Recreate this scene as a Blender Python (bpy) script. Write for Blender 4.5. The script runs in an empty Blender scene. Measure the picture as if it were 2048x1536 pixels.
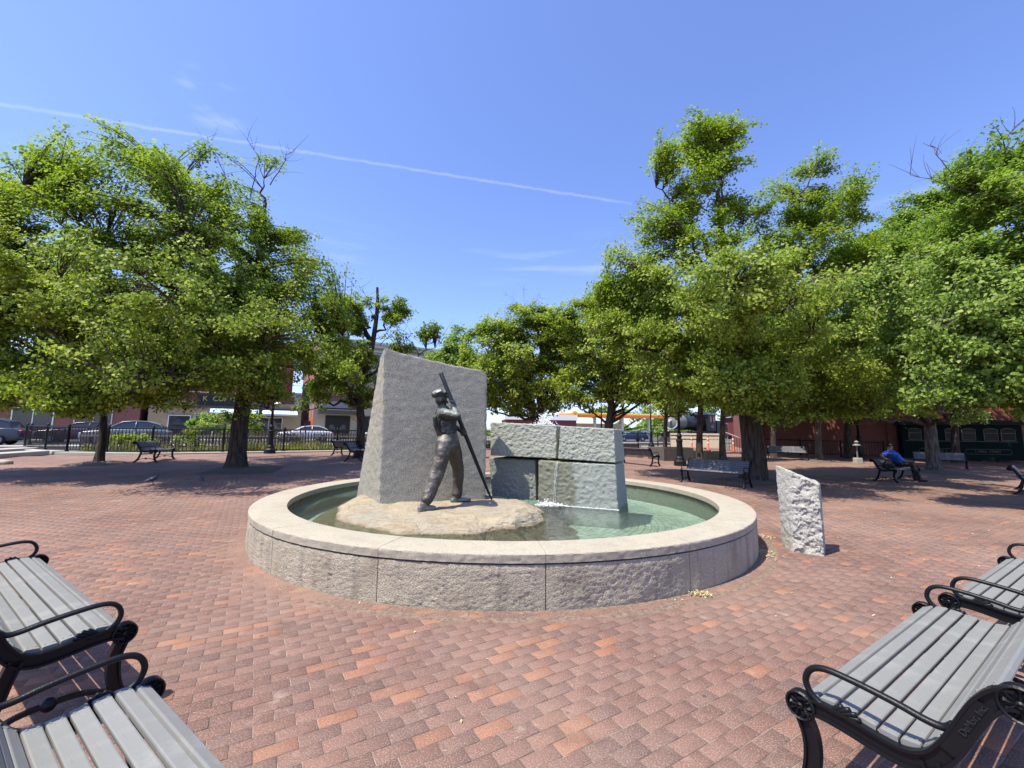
import bpy, math, random
import numpy as np
from mathutils import Vector, Matrix, noise as mnoise

# ------------------------------------------------------------------ camera, sky, sun, exposure
scene = bpy.context.scene
rad = math.radians
EYE = 1.6
FOC, PITCH, ROLL = 850.0, 0.115312, 0.010840          # focal length in pixels of a 2048 px wide frame
cam_d = bpy.data.cameras.new('camera'); cam = bpy.data.objects.new('camera', cam_d)
scene.collection.objects.link(cam); scene.camera = cam
cam_d.sensor_width = 36.0; cam_d.lens = 36.0*FOC/2048.0
cam_d.clip_start = 0.05; cam_d.clip_end = 3000.0
cam.location = (0, 0, EYE)
cam.rotation_euler = (Matrix.Rotation(math.pi/2+PITCH, 3, 'X') @ Matrix.Rotation(ROLL, 3, 'Z')).to_euler()

SUN_EL, SUN_AZ = rad(64.0), rad(239.0)                # azimuth clockwise from +Y
SUNV = Vector((math.cos(SUN_EL)*math.sin(SUN_AZ), math.cos(SUN_EL)*math.cos(SUN_AZ), math.sin(SUN_EL)))

def ray_dir(px, py):
    x = (px-1024)/FOC; y = -(py-768)/FOC
    c, s = math.cos(ROLL), math.sin(ROLL); x, y = c*x-s*y, s*x+c*y
    cp, sp = math.cos(PITCH), math.sin(PITCH)
    return np.array([x, cp-sp*y, sp+cp*y])
def pix(px, py, Y):
    d = ray_dir(px, py); return np.array([0, 0, EYE]) + d*(Y/d[1])
def pixz(px, py, z):
    d = ray_dir(px, py); return np.array([0, 0, EYE]) + d*((z-EYE)/d[2])

world = bpy.data.worlds.new('World'); scene.world = world; world.use_nodes = True
def build_world():
    nt = world.node_tree; N, L = nt.nodes, nt.links; N.clear()
    out = N.new('ShaderNodeOutputWorld'); bg = N.new('ShaderNodeBackground')
    sky = N.new('ShaderNodeTexSky'); sky.sky_type = 'NISHITA'; sky.sun_disc = False
    sky.sun_elevation = SUN_EL; sky.sun_rotation = SUN_AZ
    sky.altitude = 30; sky.air_density = 1.0; sky.dust_density = 0.8; sky.ozone_density = 2.2
    tc = N.new('ShaderNodeTexCoord')
    def M(op, a, b=None, c=None):
        n = N.new('ShaderNodeMath'); n.operation = op
        for i, v in enumerate((a, b, c)):
            if v is None: continue
            if isinstance(v, (int, float)): n.inputs[i].default_value = v
            else: L.new(v, n.inputs[i])
        return n.outputs[0]
    def dot(vec):
        n = N.new('ShaderNodeVectorMath'); n.operation = 'DOT_PRODUCT'
        L.new(tc.outputs['Generated'], n.inputs[0]); n.inputs[1].default_value = tuple(vec); return n.outputs['Value']
    def mapr(v, a, b, c=0, d=1):
        n = N.new('ShaderNodeMapRange'); n.interpolation_type = 'SMOOTHSTEP'
        L.new(v, n.inputs[0]); n.inputs[1].default_value = a; n.inputs[2].default_value = b
        n.inputs[3].default_value = c; n.inputs[4].default_value = d; return n.outputs[0]
    def noise(scale, detail=4, mapping=None):
        n = N.new('ShaderNodeTexNoise'); n.inputs['Scale'].default_value = scale; n.inputs['Detail'].default_value = detail
        src = tc.outputs['Generated']
        if mapping:
            mp = N.new('ShaderNodeMapping'); mp.inputs['Scale'].default_value = mapping[0]; mp.inputs['Rotation'].default_value = mapping[1]
            L.new(src, mp.inputs[0]); src = mp.outputs[0]
        L.new(src, n.inputs['Vector']); return n.outputs['Fac']
    unit = lambda v: v/np.linalg.norm(v)
    r1, r2 = unit(ray_dir(0, 208)), unit(ray_dir(1265, 408))
    n = unit(np.cross(r1, r2)); t = unit(np.cross(n, r2))       # t points back along the trail or away
    if np.dot(t, r1) > 0: t = -t
    wob = M('MULTIPLY', M('SUBTRACT', noise(60, 3), 0.5), 0.006)
    off = M('ABSOLUTE', M('ADD', dot(n), wob))
    along = dot(t)                                             # >0 beyond the tip, negative along the trail
    band = mapr(off, 0.0004, 0.0042, 1, 0)
    tip = mapr(along, -0.10, 0.0, 1, 0.0)
    tip2 = mapr(along, -0.002, 0.0, 1, 0.0)
    strength = M('MULTIPLY', M('MULTIPLY', band, M('ADD', M('MULTIPLY', tip, 0.55), M('MULTIPLY', tip2, 0.45))), M('MULTIPLY_ADD', noise(22, 4), 0.9, 0.12))
    # thin cirrus wisps
    c1, c2 = unit(ray_dir(430, 200)), unit(ray_dir(1010, 527))
    wis = noise(9, 5, ((1, 1, 3.5), (0.3, 0.5, 0)))
    w1 = M('MULTIPLY', mapr(dot(c1), math.cos(0.062), math.cos(0.006)), mapr(wis, 0.47, 0.72))
    low = noise(4, 5, ((1, 1, 9), (0, 0, 0)))
    up = dot((0, 0, 1))
    bandz = M('MULTIPLY', mapr(up, c2[2]-0.07, c2[2]), mapr(up, c2[2], c2[2]+0.07, 1, 0))
    w2 = M('MULTIPLY', bandz, mapr(low, 0.5, 0.72))
    tot = M('MINIMUM', M('ADD', M('MULTIPLY', strength, 0.27), M('ADD', M('MULTIPLY', w1, 0.30), M('MULTIPLY', w2, 0.18))), 0.6)
    tint = N.new('ShaderNodeMix'); tint.data_type = 'RGBA'; tint.blend_type = 'MULTIPLY'; tint.inputs[0].default_value = 1
    L.new(sky.outputs[0], tint.inputs[6]); tint.inputs[7].default_value = SKY_TINT
    mix = N.new('ShaderNodeMix'); mix.data_type = 'RGBA'
    L.new(tot, mix.inputs[0]); L.new(tint.outputs[2], mix.inputs[6]); mix.inputs[7].default_value = (8.0, 8.6, 10.6, 1)
    L.new(mix.outputs[2], bg.inputs[0]); bg.inputs[1].default_value = 0.092
    L.new(bg.outputs[0], out.inputs[0])
SKY_TINT = (1.50, 1.56, 2.08, 1)
build_world()

sun_d = bpy.data.lights.new('sun', 'SUN'); sun_d.energy = 5.0; sun_d.angle = rad(0.53); sun_d.color = (1.0, 0.925, 0.78)
sun = bpy.data.objects.new('sun', sun_d); scene.collection.objects.link(sun)
sun.rotation_euler = SUNV.to_track_quat('Z', 'Y').to_euler(); sun.location = (0, 0, 60)

vs = scene.view_settings
vs.view_transform = 'Standard'; vs.look = 'None'; vs.gamma = 1.0; vs.use_curve_mapping = False
vs.exposure = 0.64
scene.cycles.max_bounces = 8; scene.cycles.diffuse_bounces = 3; scene.cycles.transparent_max_bounces = 8
scene.cycles.caustics_reflective = False; scene.cycles.caustics_refractive = False

# ------------------------------------------------------------------ helpers
COL = scene.collection
rng = np.random.default_rng(7); rnd = random.Random(11)

def G(x, y):                                          # the plaza rises gently away to the back left
    u = y-0.45*x-9
    lo = 1.2*math.log1p(math.exp(min(u/1.2, 60)))*0.031
    return 0.62*(1-math.exp(-(lo/0.62)**1.6))**(1/1.6) if lo > 1e-9 else 0.0
def Gv(x, y):
    u = y-0.45*x-9
    lo = 1.2*np.log1p(np.exp(np.minimum(u/1.2, 60)))*0.031
    return 0.62*(1-np.exp(-(np.maximum(lo, 1e-9)/0.62)**1.6))**(1/1.6)

def tag(o, label=None, cat=None, group=None, kind=None):
    for k, v in (('label', label), ('category', cat), ('group', group), ('kind', kind)):
        if v: o[k] = v
    return o
def empty(name, loc=(0, 0, 0), rz=0.0, label=None, cat=None, group=None):
    o = bpy.data.objects.new(name, None); COL.objects.link(o)
    o.location = loc; o.rotation_euler = (0, 0, rz); o.empty_display_size = 0.1
    return tag(o, label, cat, group)
def link(name, me, parent=None):
    o = bpy.data.objects.new(name, me); COL.objects.link(o); o.parent = parent; return o
def copy_tree(o, parent=None):
    c = o.copy(); COL.objects.link(c); c.parent = parent
    for ch in list(o.children): copy_tree(ch, c)
    return c

class MB:
    """collects shapes into one mesh"""
    def __init__(s): s.v = []; s.f = []
    def add(s, vs, fs):
        b = len(s.v); s.v += [tuple(map(float, v)) for v in vs]; s.f += [tuple(i+b for i in f) for f in fs]; return s
    def box(s, c, d, rz=0.0, rx=0.0, taper=1.0):
        m = Matrix.Rotation(rz, 3, 'Z') @ Matrix.Rotation(rx, 3, 'X')
        vs = []
        for z in (-.5, .5):
            k = taper if z > 0 else 1.0
            for x, y in ((-.5, -.5), (.5, -.5), (.5, .5), (-.5, .5)):
                vs.append(Vector(c)+m @ Vector((x*d[0]*k, y*d[1]*k, z*d[2])))
        return s.add(vs, [(3, 2, 1, 0), (4, 5, 6, 7), (0, 1, 5, 4), (1, 2, 6, 5), (2, 3, 7, 6), (3, 0, 4, 7)])
    def cbox(s, c, d, b=0.006, rz=0.0):
        """box with chamfered top edges"""
        x, y, z = d[0]/2, d[1]/2, d[2]/2; m = Matrix.Rotation(rz, 3, 'Z'); vs = []
        for zz, k in ((-z, 0), (z-b, 0), (z, b)):
            for sx, sy in ((-1, -1), (1, -1), (1, 1), (-1, 1)):
                vs.append(Vector(c)+m @ Vector((sx*(x-k), sy*(y-k), zz)))
        fs = [(3, 2, 1, 0), (8, 9, 10, 11)]
        for l in (0, 4):
            for i in range(4): fs.append((l+i, l+(i+1) % 4, l+4+(i+1) % 4, l+4+i))
        return s.add(vs, fs)
    def tube(s, pts, r, n=8, cap=True, flat=1.0, up=None):
        """sweep an n-gon along pts; r is a radius or a list, flat squashes it across 'up'"""
        P = [Vector(p) for p in pts]; k = len(P)
        R = [r]*k if isinstance(r, (int, float)) else list(r)
        vs = []; ref = Vector(up) if up is not None else None; prev = None
        for i in range(k):
            t = (P[min(i+1, k-1)]-P[max(i-1, 0)])
            t = t.normalized() if t.length > 1e-9 else Vector((0, 0, 1))
            if ref is not None: a = ref-t*ref.dot(t)
            elif prev is None: a = t.orthogonal()
            else: a = prev-t*prev.dot(t)
            if a.length < 1e-6: a = t.orthogonal()
            a.normalize(); prev = a; b = t.cross(a)
            ra, rb = (R[i] if isinstance(R[i], (tuple, list)) else (R[i], R[i]*flat))
            for j in range(n):
                q = 2*math.pi*j/n; vs.append(P[i]+a*(ra*math.cos(q))+b*(rb*math.sin(q)))
        fs = []
        for i in range(k-1):
            for j in range(n): fs.append((i*n+j, i*n+(j+1) % n, (i+1)*n+(j+1) % n, (i+1)*n+j))
        if cap: fs.append(tuple(range(n-1, -1, -1))); fs.append(tuple(range((k-1)*n, k*n)))
        return s.add(vs, fs)
    def lathe(s, prof, n=16, c=(0, 0, 0), axis='Z', cap=True):
        vs = []; c = Vector(c)
        for r, z in prof:
            for j in range(n):
                q = 2*math.pi*j/n; p = (r*math.cos(q), r*math.sin(q), z)
                if axis == 'X': p = (p[2], p[0], p[1])
                if axis == 'Y': p = (p[1], p[2], p[0])
                vs.append(c+Vector(p))
        fs = []; k = len(prof)
        for i in range(k-1):
            for j in range(n): fs.append((i*n+j, i*n+(j+1) % n, (i+1)*n+(j+1) % n, (i+1)*n+j))
        if cap: fs.append(tuple(range(n-1, -1, -1))); fs.append(tuple(range((k-1)*n, k*n)))
        return s.add(vs, fs)
    def prism(s, poly, h0, h1, fn):
        """extrude a 2-D polygon; fn(u, v, h) gives the point"""
        n = len(poly); vs = [fn(u, v, h0) for u, v in poly]+[fn(u, v, h1) for u, v in poly]
        fs = [tuple(range(n-1, -1, -1)), tuple(range(n, 2*n))]
        for i in range(n): fs.append((i, (i+1) % n, n+(i+1) % n, n+i))
        return s.add(vs, fs)
    def ribbon(s, path, w, t, fn):
        """flat bar of width w following a 2-D path, thickness t along the third axis; fn(u, v, h)"""
        P = [Vector(p) for p in path]; k = len(P); W = [w]*k if isinstance(w, (int, float)) else list(w)
        L, R = [], []
        for i in range(k):
            d = (P[min(i+1, k-1)]-P[max(i-1, 0)]).normalized(); nrm = Vector((-d.y, d.x))
            L.append(P[i]+nrm*W[i]/2); R.append(P[i]-nrm*W[i]/2)
        vs = []
        for i in range(k):
            for q in (L[i], R[i]):
                for h in (-t/2, t/2): vs.append(fn(q.x, q.y, h))
        fs = []
        for i in range(k-1):
            a, b = i*4, (i+1)*4
            fs += [(a, a+1, b+1, b), (a+3, a+2, b+2, b+3), (a+1, a+3, b+3, b+1), (a+2, a, b, b+2)]
        fs += [(0, 2, 3, 1), (k*4-4, k*4-3, k*4-1, k*4-2)]
        return s.add(vs, fs)
    def mesh(s, name, mat, smooth=False):
        me = bpy.data.meshes.new(name); me.from_pydata(s.v, [], s.f)
        if mat: me.materials.append(mat)
        if smooth: me.polygons.foreach_set('use_smooth', [True]*len(me.polygons))
        me.update(); return me
    def build(s, name, mat, parent=None, smooth=False, bevel=0.0, seg=2, sharp=0):
        o = link(name, s.mesh(name, mat, smooth), parent)
        if sharp: o.data.set_sharp_from_angle(angle=rad(sharp))
        if bevel:
            m = o.modifiers.new('bevel', 'BEVEL'); m.width = bevel; m.segments = seg; m.limit_method = 'ANGLE'; m.angle_limit = rad(40)
        return o
def np_mesh(name, V, Q, mat, smooth=False):
    """V (n,3) array, Q (m,4) or (m,3) array"""
    me = bpy.data.meshes.new(name); V = np.ascontiguousarray(V, dtype=np.float32); Q = np.ascontiguousarray(Q, dtype=np.int32)
    k = Q.shape[1]
    me.vertices.add(len(V)); me.vertices.foreach_set('co', V.ravel())
    me.loops.add(Q.size); me.loops.foreach_set('vertex_index', Q.ravel())
    me.polygons.add(len(Q)); me.polygons.foreach_set('loop_start', np.arange(0, Q.size, k, dtype=np.int32))
    if smooth: me.polygons.foreach_set('use_smooth', np.ones(len(Q), dtype=bool))
    me.materials.append(mat); me.update(calc_edges=True); me.validate(); return me
def bez(p0, p1, p2, n):
    p0, p1, p2 = map(np.asarray, (p0, p1, p2)); t = np.linspace(0, 1, n)[:, None]
    return (1-t)**2*p0+2*t*(1-t)*p1+t*t*p2
def spline(pts, n=6):
    """Catmull-Rom through pts"""
    P = [np.asarray(p, float) for p in pts]; P = [2*P[0]-P[1]]+P+[2*P[-1]-P[-2]]; out = []
    for i in range(1, len(P)-2):
        for k in range(n):
            t = k/n; a, b, c, d = P[i-1:i+3]
            out.append(0.5*(2*b+(c-a)*t+(2*a-5*b+4*c-d)*t*t+(3*b-a-3*c+d)*t**3))
    out.append(P[-2]); return out

def text_mesh(body, size, ext, mat, shear=0.0):
    cu = bpy.data.curves.new('lettering', 'FONT'); cu.body = body; cu.size = size; cu.extrude = ext; cu.align_x = 'CENTER'; cu.align_y = 'CENTER'; cu.shear = shear; cu.resolution_u = 3
    o = bpy.data.objects.new('lettering', cu); COL.objects.link(o); me = bpy.data.meshes.new_from_object(o.evaluated_get(bpy.context.evaluated_depsgraph_get()))
    bpy.data.objects.remove(o); bpy.data.curves.remove(cu); me.materials.clear(); me.materials.append(mat); return me

# ------------------------------------------------------------------ materials
class NT:
    def __init__(s, name):
        s.m = bpy.data.materials.new(name); s.m.use_nodes = True; s.t = s.m.node_tree; s.N = s.t.nodes; s.L = s.t.links
        s.N.clear(); s.out = s.N.new('ShaderNodeOutputMaterial')
    def n(s, t, ins=None, **kw):
        x = s.N.new(t)
        for k, v in kw.items(): setattr(x, k, v)
        for k, v in (ins or {}).items():
            if hasattr(v, 'is_linked'): s.L.new(v, x.inputs[k])
            else: x.inputs[k].default_value = v
        return x
    def math(s, op, a, b=0.0, c=0.0): return s.n('ShaderNodeMath', {0: a, 1: b, 2: c}, operation=op).outputs[0]
    def pos(s): return s.n('ShaderNodeNewGeometry').outputs['Position']
    def obj(s): return s.n('ShaderNodeTexCoord').outputs['Object']
    def map(s, v, scale=(1, 1, 1), rot=(0, 0, 0), loc=(0, 0, 0)):
        return s.n('ShaderNodeMapping', {0: v, 1: loc, 2: rot, 3: scale}).outputs[0]
    def noise(s, v, scale, detail=4, rough=0.55):
        return s.n('ShaderNodeTexNoise', {'Vector': v, 'Scale': scale, 'Detail': detail, 'Roughness': rough}).outputs['Fac']
    def voro(s, v, scale, feature='F1', out='Distance', **k):
        x = s.n('ShaderNodeTexVoronoi', {'Vector': v, 'Scale': scale}, feature=feature, **k); return x.outputs[out]
    def ramp(s, f, stops, interp='LINEAR'):
        x = s.n('ShaderNodeValToRGB', {0: f}); x.color_ramp.interpolation = interp; e = x.color_ramp.elements
        while len(e) < len(stops): e.new(0.5)
        for i, (p, c) in enumerate(stops): e[i].position = p; e[i].color = (c if isinstance(c, tuple) else (c, c, c))+(1,)
        return x.outputs[0]
    def mix(s, f, a, b, mode='MIX'):
        x = s.n('ShaderNodeMix', data_type='RGBA', blend_type=mode)
        for i, v in ((0, f), (6, a), (7, b)):
            if hasattr(v, 'is_linked'): s.L.new(v, x.inputs[i])
            else: x.inputs[i].default_value = v if i == 0 else tuple(v)+(1,)
        return x.outputs[2]
    def bump(s, h, strength=0.5, dist=0.01, normal=None):
        i = {'Height': h, 'Strength': strength, 'Distance': dist}
        if normal is not None: i['Normal'] = normal
        return s.n('ShaderNodeBump', i).outputs[0]
    def pbsdf(s, col, rough=0.7, metal=0.0, normal=None, spec=0.5, **extra):
        i = {'Base Color': col if hasattr(col, 'is_linked') else tuple(col)+(1,), 'Roughness': rough, 'Metallic': metal, 'Specular IOR Level': spec}
        if normal is not None: i['Normal'] = normal
        i.update(extra); return s.n('ShaderNodeBsdfPrincipled', i).outputs[0]
    def done(s, sh): s.L.new(sh, s.out.inputs[0]); return s.m

def plain(name, col, rough=0.6, metal=0.0, var=0.12, scale=6.0, bump=0.0, bscale=60.0, spec=0.4):
    t = NT(name); p = t.obj()
    f = t.noise(p, scale, 5); dark = tuple(c*(1-var) for c in col); lite = tuple(min(1, c*(1+var)) for c in col)
    nb = t.bump(t.noise(p, bscale, 4), bump, 0.01) if bump else None
    return t.done(t.pbsdf(t.mix(f, dark, lite), rough, metal, nb, spec))

def granite(name, base, dark, lite, rough=0.85, bump=0.5, bdist=0.02, stain=None, speck=0.75, coarse=28.0, rust=None):
    t = NT(name); p = t.pos()
    big = t.noise(p, 1.7, 5); mid = t.noise(p, 14, 5); fine = t.noise(p, 75, 4, 0.75)
    sp = t.voro(p, 48)
    c = t.mix(t.ramp(fine, [(0.38, 0.0), (0.60, 1.0)]), dark, lite)
    c = t.mix(0.35 if speck > 0.5 else 0.6, c, base)
    c = t.mix(t.math('MULTIPLY', t.ramp(sp, [(0.08, 1.0), (0.2, 0.0)]), 0.55*speck), c, tuple(x*0.35 for x in dark))
    c = t.mix(t.math('MULTIPLY', t.ramp(big, [(0.35, 0.0), (0.7, 1.0)]), 0.35), c, tuple(x*0.72 for x in base))
    if rust: c = t.mix(t.math('MULTIPLY', t.ramp(t.noise(p, 2.6, 5), [(0.5, 0.0), (0.68, 1.0)]), 0.6), c, rust)
    if stain:
        sm = t.map(p, (5.5, 5.5, 0.7)); c = t.mix(t.math('MULTIPLY', t.ramp(t.noise(sm, 1.3, 5), [(0.5, 0.0), (0.7, 1.0)]), 0.45), c, stain)
    h = t.math('ADD', t.math('MULTIPLY', t.noise(p, coarse, 6, 0.65), 1.0), t.math('MULTIPLY', mid, 0.5))
    return t.done(t.pbsdf(c, rough, 0, t.bump(h, bump, bdist), 0.35))

BRICK_ROT = rad(31.0); BL, BW = 0.205, 0.1025
def paver_mat():
    t = NT('brick paver'); p = t.pos()
    q = t.map(p, rot=(0, 0, -BRICK_ROT))
    sx = t.n('ShaderNodeSeparateXYZ', {0: q})
    v = t.math('DIVIDE', sx.outputs[1], BW); row = t.math('FLOOR', v)
    u = t.math('ADD', t.math('DIVIDE', sx.outputs[0], BL), t.math('MULTIPLY', t.math('FLOORED_MODULO', row, 2.0), 0.5))
    col = t.math('FLOOR', u)
    idv = t.n('ShaderNodeCombineXYZ', {0: col, 1: row, 2: 3.7}).outputs[0]
    wn = t.n('ShaderNodeTexWhiteNoise', {0: idv}, noise_dimensions='3D')
    a, b3 = wn.outputs['Value'], wn.outputs['Color']
    base = t.ramp(a, [(0.0, (0.125, 0.083, 0.078)), (0.16, (0.135, 0.098, 0.098)), (0.20, (0.205, 0.112, 0.098)), (0.45, (0.185, 0.104, 0.093)), (0.62, (0.225, 0.118, 0.098)), (0.78, (0.205, 0.088, 0.072)),
                     (0.86, (0.24, 0.128, 0.10)), (0.90, (0.36, 0.155, 0.078)), (0.955, (0.41, 0.19, 0.095)), (1.0, (0.30, 0.115, 0.07))])
    rgb = t.n('ShaderNodeSeparateColor', {0: b3})
    base = t.mix(0.55, base, t.mix(rgb.outputs[1], (0.165, 0.118, 0.112), (0.265, 0.178, 0.155)))
    a = t.math('ADD', a, t.math('MULTIPLY', t.math('SUBTRACT', t.noise(idv, 0.09, 3), 0.5), 0.16))
    patch = t.ramp(t.noise(p, 11, 4, 0.6), [(0.36, 0.25), (0.60, 1.0)])
    base = t.mix(t.math('MULTIPLY', t.ramp(a, [(0.885, 0.0), (0.915, 0.62)]), patch), base, t.ramp(rgb.outputs[2], [(0.0, (0.46, 0.225, 0.115)), (1.0, (0.35, 0.155, 0.085))]))
    fine = t.noise(p, 130, 2, 0.6); mid = t.noise(p, 26, 5, 0.6); big = t.noise(p, 0.55, 6)
    base = t.mix(t.math('MULTIPLY', t.ramp(fine, [(0.51, 0.0), (0.66, 1.0)]), 0.62), base, (0.58, 0.50, 0.45))
    base = t.mix(t.math('MULTIPLY', t.ramp(fine, [(0.30, 1.0), (0.43, 0.0)]), 0.55), base, (0.07, 0.045, 0.045))
    base = t.mix(t.math('MULTIPLY', t.ramp(mid, [(0.52, 0.0), (0.75, 1.0)]), 0.30), base, (0.36, 0.27, 0.23))
    base = t.mix(t.math('MULTIPLY', t.ramp(big, [(0.40, 0.0), (0.66, 1.0)]), 0.42), base, (0.44, 0.345, 0.30))
    base = t.mix(t.math('MULTIPLY', t.ramp(t.noise(p, 2.3, 6, 0.65), [(0.55, 0.0), (0.72, 1.0)]), 0.45), base, (0.10, 0.07, 0.065))
    base = t.mix(t.math('MULTIPLY', t.ramp(t.noise(p, 3.1, 7, 0.7), [(0.60, 0.0), (0.74, 1.0)]), 0.55), base, (0.62, 0.55, 0.50))
    base = t.mix(t.ramp(t.voro(p, 2.2), [(0.030, 0.6), (0.042, 0.0)]), base, (0.08, 0.065, 0.06))
    base = t.mix(1.0, base, (0.715, 0.615, 0.54), 'MULTIPLY')
    fu = t.math('FRACT', u); fv = t.math('FRACT', v)
    eu = t.math('MULTIPLY', t.math('MINIMUM', fu, t.math('SUBTRACT', 1.0, fu)), BL)
    ev = t.math('MULTIPLY', t.math('MINIMUM', fv, t.math('SUBTRACT', 1.0, fv)), BW)
    edge = t.math('MINIMUM', eu, ev)
    edge = t.math('ADD', edge, t.math('MULTIPLY', t.math('SUBTRACT', t.noise(p, 60, 3), 0.5), 0.003))
    joint = t.ramp(edge, [(0.0018, 1.0), (0.0034, 0.0)])
    mortar = t.mix(t.ramp(t.noise(p, 5, 5), [(0.45, 0.0), (0.6, 1.0)]), (0.15, 0.11, 0.088), (0.38, 0.31, 0.245))
    c = t.mix(joint, base, mortar)
    h = t.math('SUBTRACT', t.math('ADD', t.math('MULTIPLY', fine, 0.35), mid), t.math('MULTIPLY', joint, 1.5))
    return t.done(t.pbsdf(c, 0.82, 0, t.bump(h, 0.55, 0.004), 0.3))
M_PAVER = paver_mat()

M_CAP = granite('coping granite', (0.385, 0.35, 0.265), (0.24, 0.215, 0.16), (0.485, 0.445, 0.35), bump=0.3, bdist=0.006, coarse=80, stain=(0.27, 0.235, 0.19), rust=(0.36, 0.30, 0.22), speck=0.6)
M_WALL = granite('basin granite', (0.45, 0.40, 0.295), (0.22, 0.19, 0.145), (0.62, 0.56, 0.44), bump=1.0, bdist=0.018, stain=(0.15, 0.125, 0.11), coarse=62, rust=(0.33, 0.27, 0.19))
M_SLAB = granite('slab granite', (0.275, 0.26, 0.205), (0.06, 0.057, 0.046), (0.54, 0.515, 0.42), bump=0.5, bdist=0.012, stain=(0.25, 0.24, 0.20), coarse=60)
M_BLOCK = granite('block granite', (0.38, 0.395, 0.325), (0.19, 0.20, 0.165), (0.53, 0.55, 0.46), bump=0.9, bdist=0.022, coarse=52)
M_BLOCK_SHADE = granite('shade-toned block granite', (0.27, 0.285, 0.245), (0.12, 0.13, 0.11), (0.40, 0.42, 0.36), bump=0.9, bdist=0.022, coarse=52)  # block granite darkened: shade on the recessed block painted into its colour
M_MARK = granite('marker granite', (0.40, 0.39, 0.345), (0.17, 0.165, 0.15), (0.56, 0.545, 0.49), bump=0.8, bdist=0.03, coarse=22)
def wet_block():
    t = NT('wet granite'); p = t.pos(); o = t.obj()
    fine = t.noise(p, 150, 3, 0.7)
    c = t.mix(t.ramp(fine, [(0.36, 0.0), (0.62, 1.0)]), (0.19, 0.205, 0.175), (0.44, 0.465, 0.40))
    s = t.n('ShaderNodeSeparateXYZ', {0: o}); wob = t.math('MULTIPLY', t.math('SUBTRACT', t.noise(o, 4, 4), 0.5), 0.25)
    x = t.math('ADD', s.outputs[0], wob)
    wet = t.math('MULTIPLY', t.n('ShaderNodeMapRange', {0: x, 1: 0.57, 2: 0.64, 3: 1.0, 4: 0.0}).outputs[0], 0.85)
    c = t.mix(wet, c, t.mix(t.ramp(fine, [(0.36, 0.0), (0.62, 1.0)]), (0.085, 0.09, 0.055), (0.27, 0.27, 0.18)))
    r = t.math('SUBTRACT', 0.85, t.math('MULTIPLY', wet, 0.5))
    return t.done(t.pbsdf(c, r, 0, t.bump(t.noise(p, 52, 6, 0.65), 0.9, 0.022), 0.4))
M_WET = wet_block()
def rock_mat():
    t = NT('tan boulder'); p = t.pos()
    c = t.mix(t.ramp(t.noise(p, 1.6, 6), [(0.35, 0.0), (0.65, 1.0)]), (0.37, 0.315, 0.215), (0.29, 0.265, 0.205))
    c = t.mix(t.math('MULTIPLY', t.ramp(t.noise(t.map(p, (2, 5, 9), (0.2, 0, 0.4)), 1.6, 7, 0.65), [(0.47, 0.0), (0.62, 1.0)]), 0.75), c, (0.27, 0.19, 0.105))
    c = t.mix(t.math('MULTIPLY', t.ramp(t.noise(p, 120, 3), [(0.48, 0.0), (0.68, 1.0)]), 0.4), c, (0.54, 0.47, 0.35))
    z = t.n('ShaderNodeSeparateXYZ', {0: p}).outputs[2]
    z = t.math('ADD', z, t.math('MULTIPLY', t.math('SUBTRACT', t.noise(p, 7, 5), 0.5), 0.05))
    wet = t.n('ShaderNodeMapRange', {0: z, 1: 0.365, 2: 0.405, 3: 0.75, 4: 0.0}).outputs[0]
    c = t.mix(wet, c, (0.16, 0.13, 0.07))
    h = t.math('ADD', t.noise(p, 18, 7, 0.65), t.math('MULTIPLY', t.noise(t.map(p, (2, 4, 10)), 2.5, 5), 1.4))
    return t.done(t.pbsdf(c, 0.9, 0, t.bump(h, 1.0, 0.035), 0.3))
M_ROCK = rock_mat()
def bronze(name, col, pat, amt=0.5, fold=0.0):
    t = NT(name); p = t.obj(); nz = t.n('ShaderNodeSeparateXYZ', {0: t.n('ShaderNodeNewGeometry').outputs['Normal']}).outputs[2]
    f = t.math('ADD', t.math('MULTIPLY', nz, 0.35), t.noise(t.map(p, (1, 1, 0.5)), 7, 5))
    f = t.math('MULTIPLY', t.ramp(f, [(0.45, 0.0), (0.85, 1.0)]), amt)
    c = t.mix(f, col, pat)
    h = t.noise(p, 55, 4)
    if fold: h = t.math('ADD', t.math('MULTIPLY', t.noise(t.map(p, (4.5, 4.5, 11), (0.55, 0.75, 0.3)), 1.0, 3, 0.45), 5.0), h)
    return t.done(t.pbsdf(c, 0.42 if not fold else 0.55, 0.6 if not fold else 0.45, t.bump(h, 0.5 if not fold else 0.7, 0.006 if not fold else 0.008), 0.5))
M_BRONZE = bronze('bronze skin', (0.035, 0.035, 0.032), (0.22, 0.29, 0.25), 0.6)
M_BRSHIRT = bronze('bronze shirt', (0.028, 0.027, 0.024), (0.27, 0.30, 0.26), 0.7, 1)
M_BRTROUS = bronze('bronze trousers', (0.062, 0.050, 0.040), (0.26, 0.25, 0.22), 0.75, 1)
M_BRCAP = bronze('bronze cap', (0.055, 0.06, 0.055), (0.34, 0.39, 0.35), 0.8)
M_BRSHOE = bronze('bronze shoe', (0.13, 0.135, 0.125), (0.34, 0.36, 0.34), 0.7)
M_LEVER = bronze('bronze lever', (0.018, 0.020, 0.019), (0.07, 0.09, 0.08), 0.4)

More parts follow.
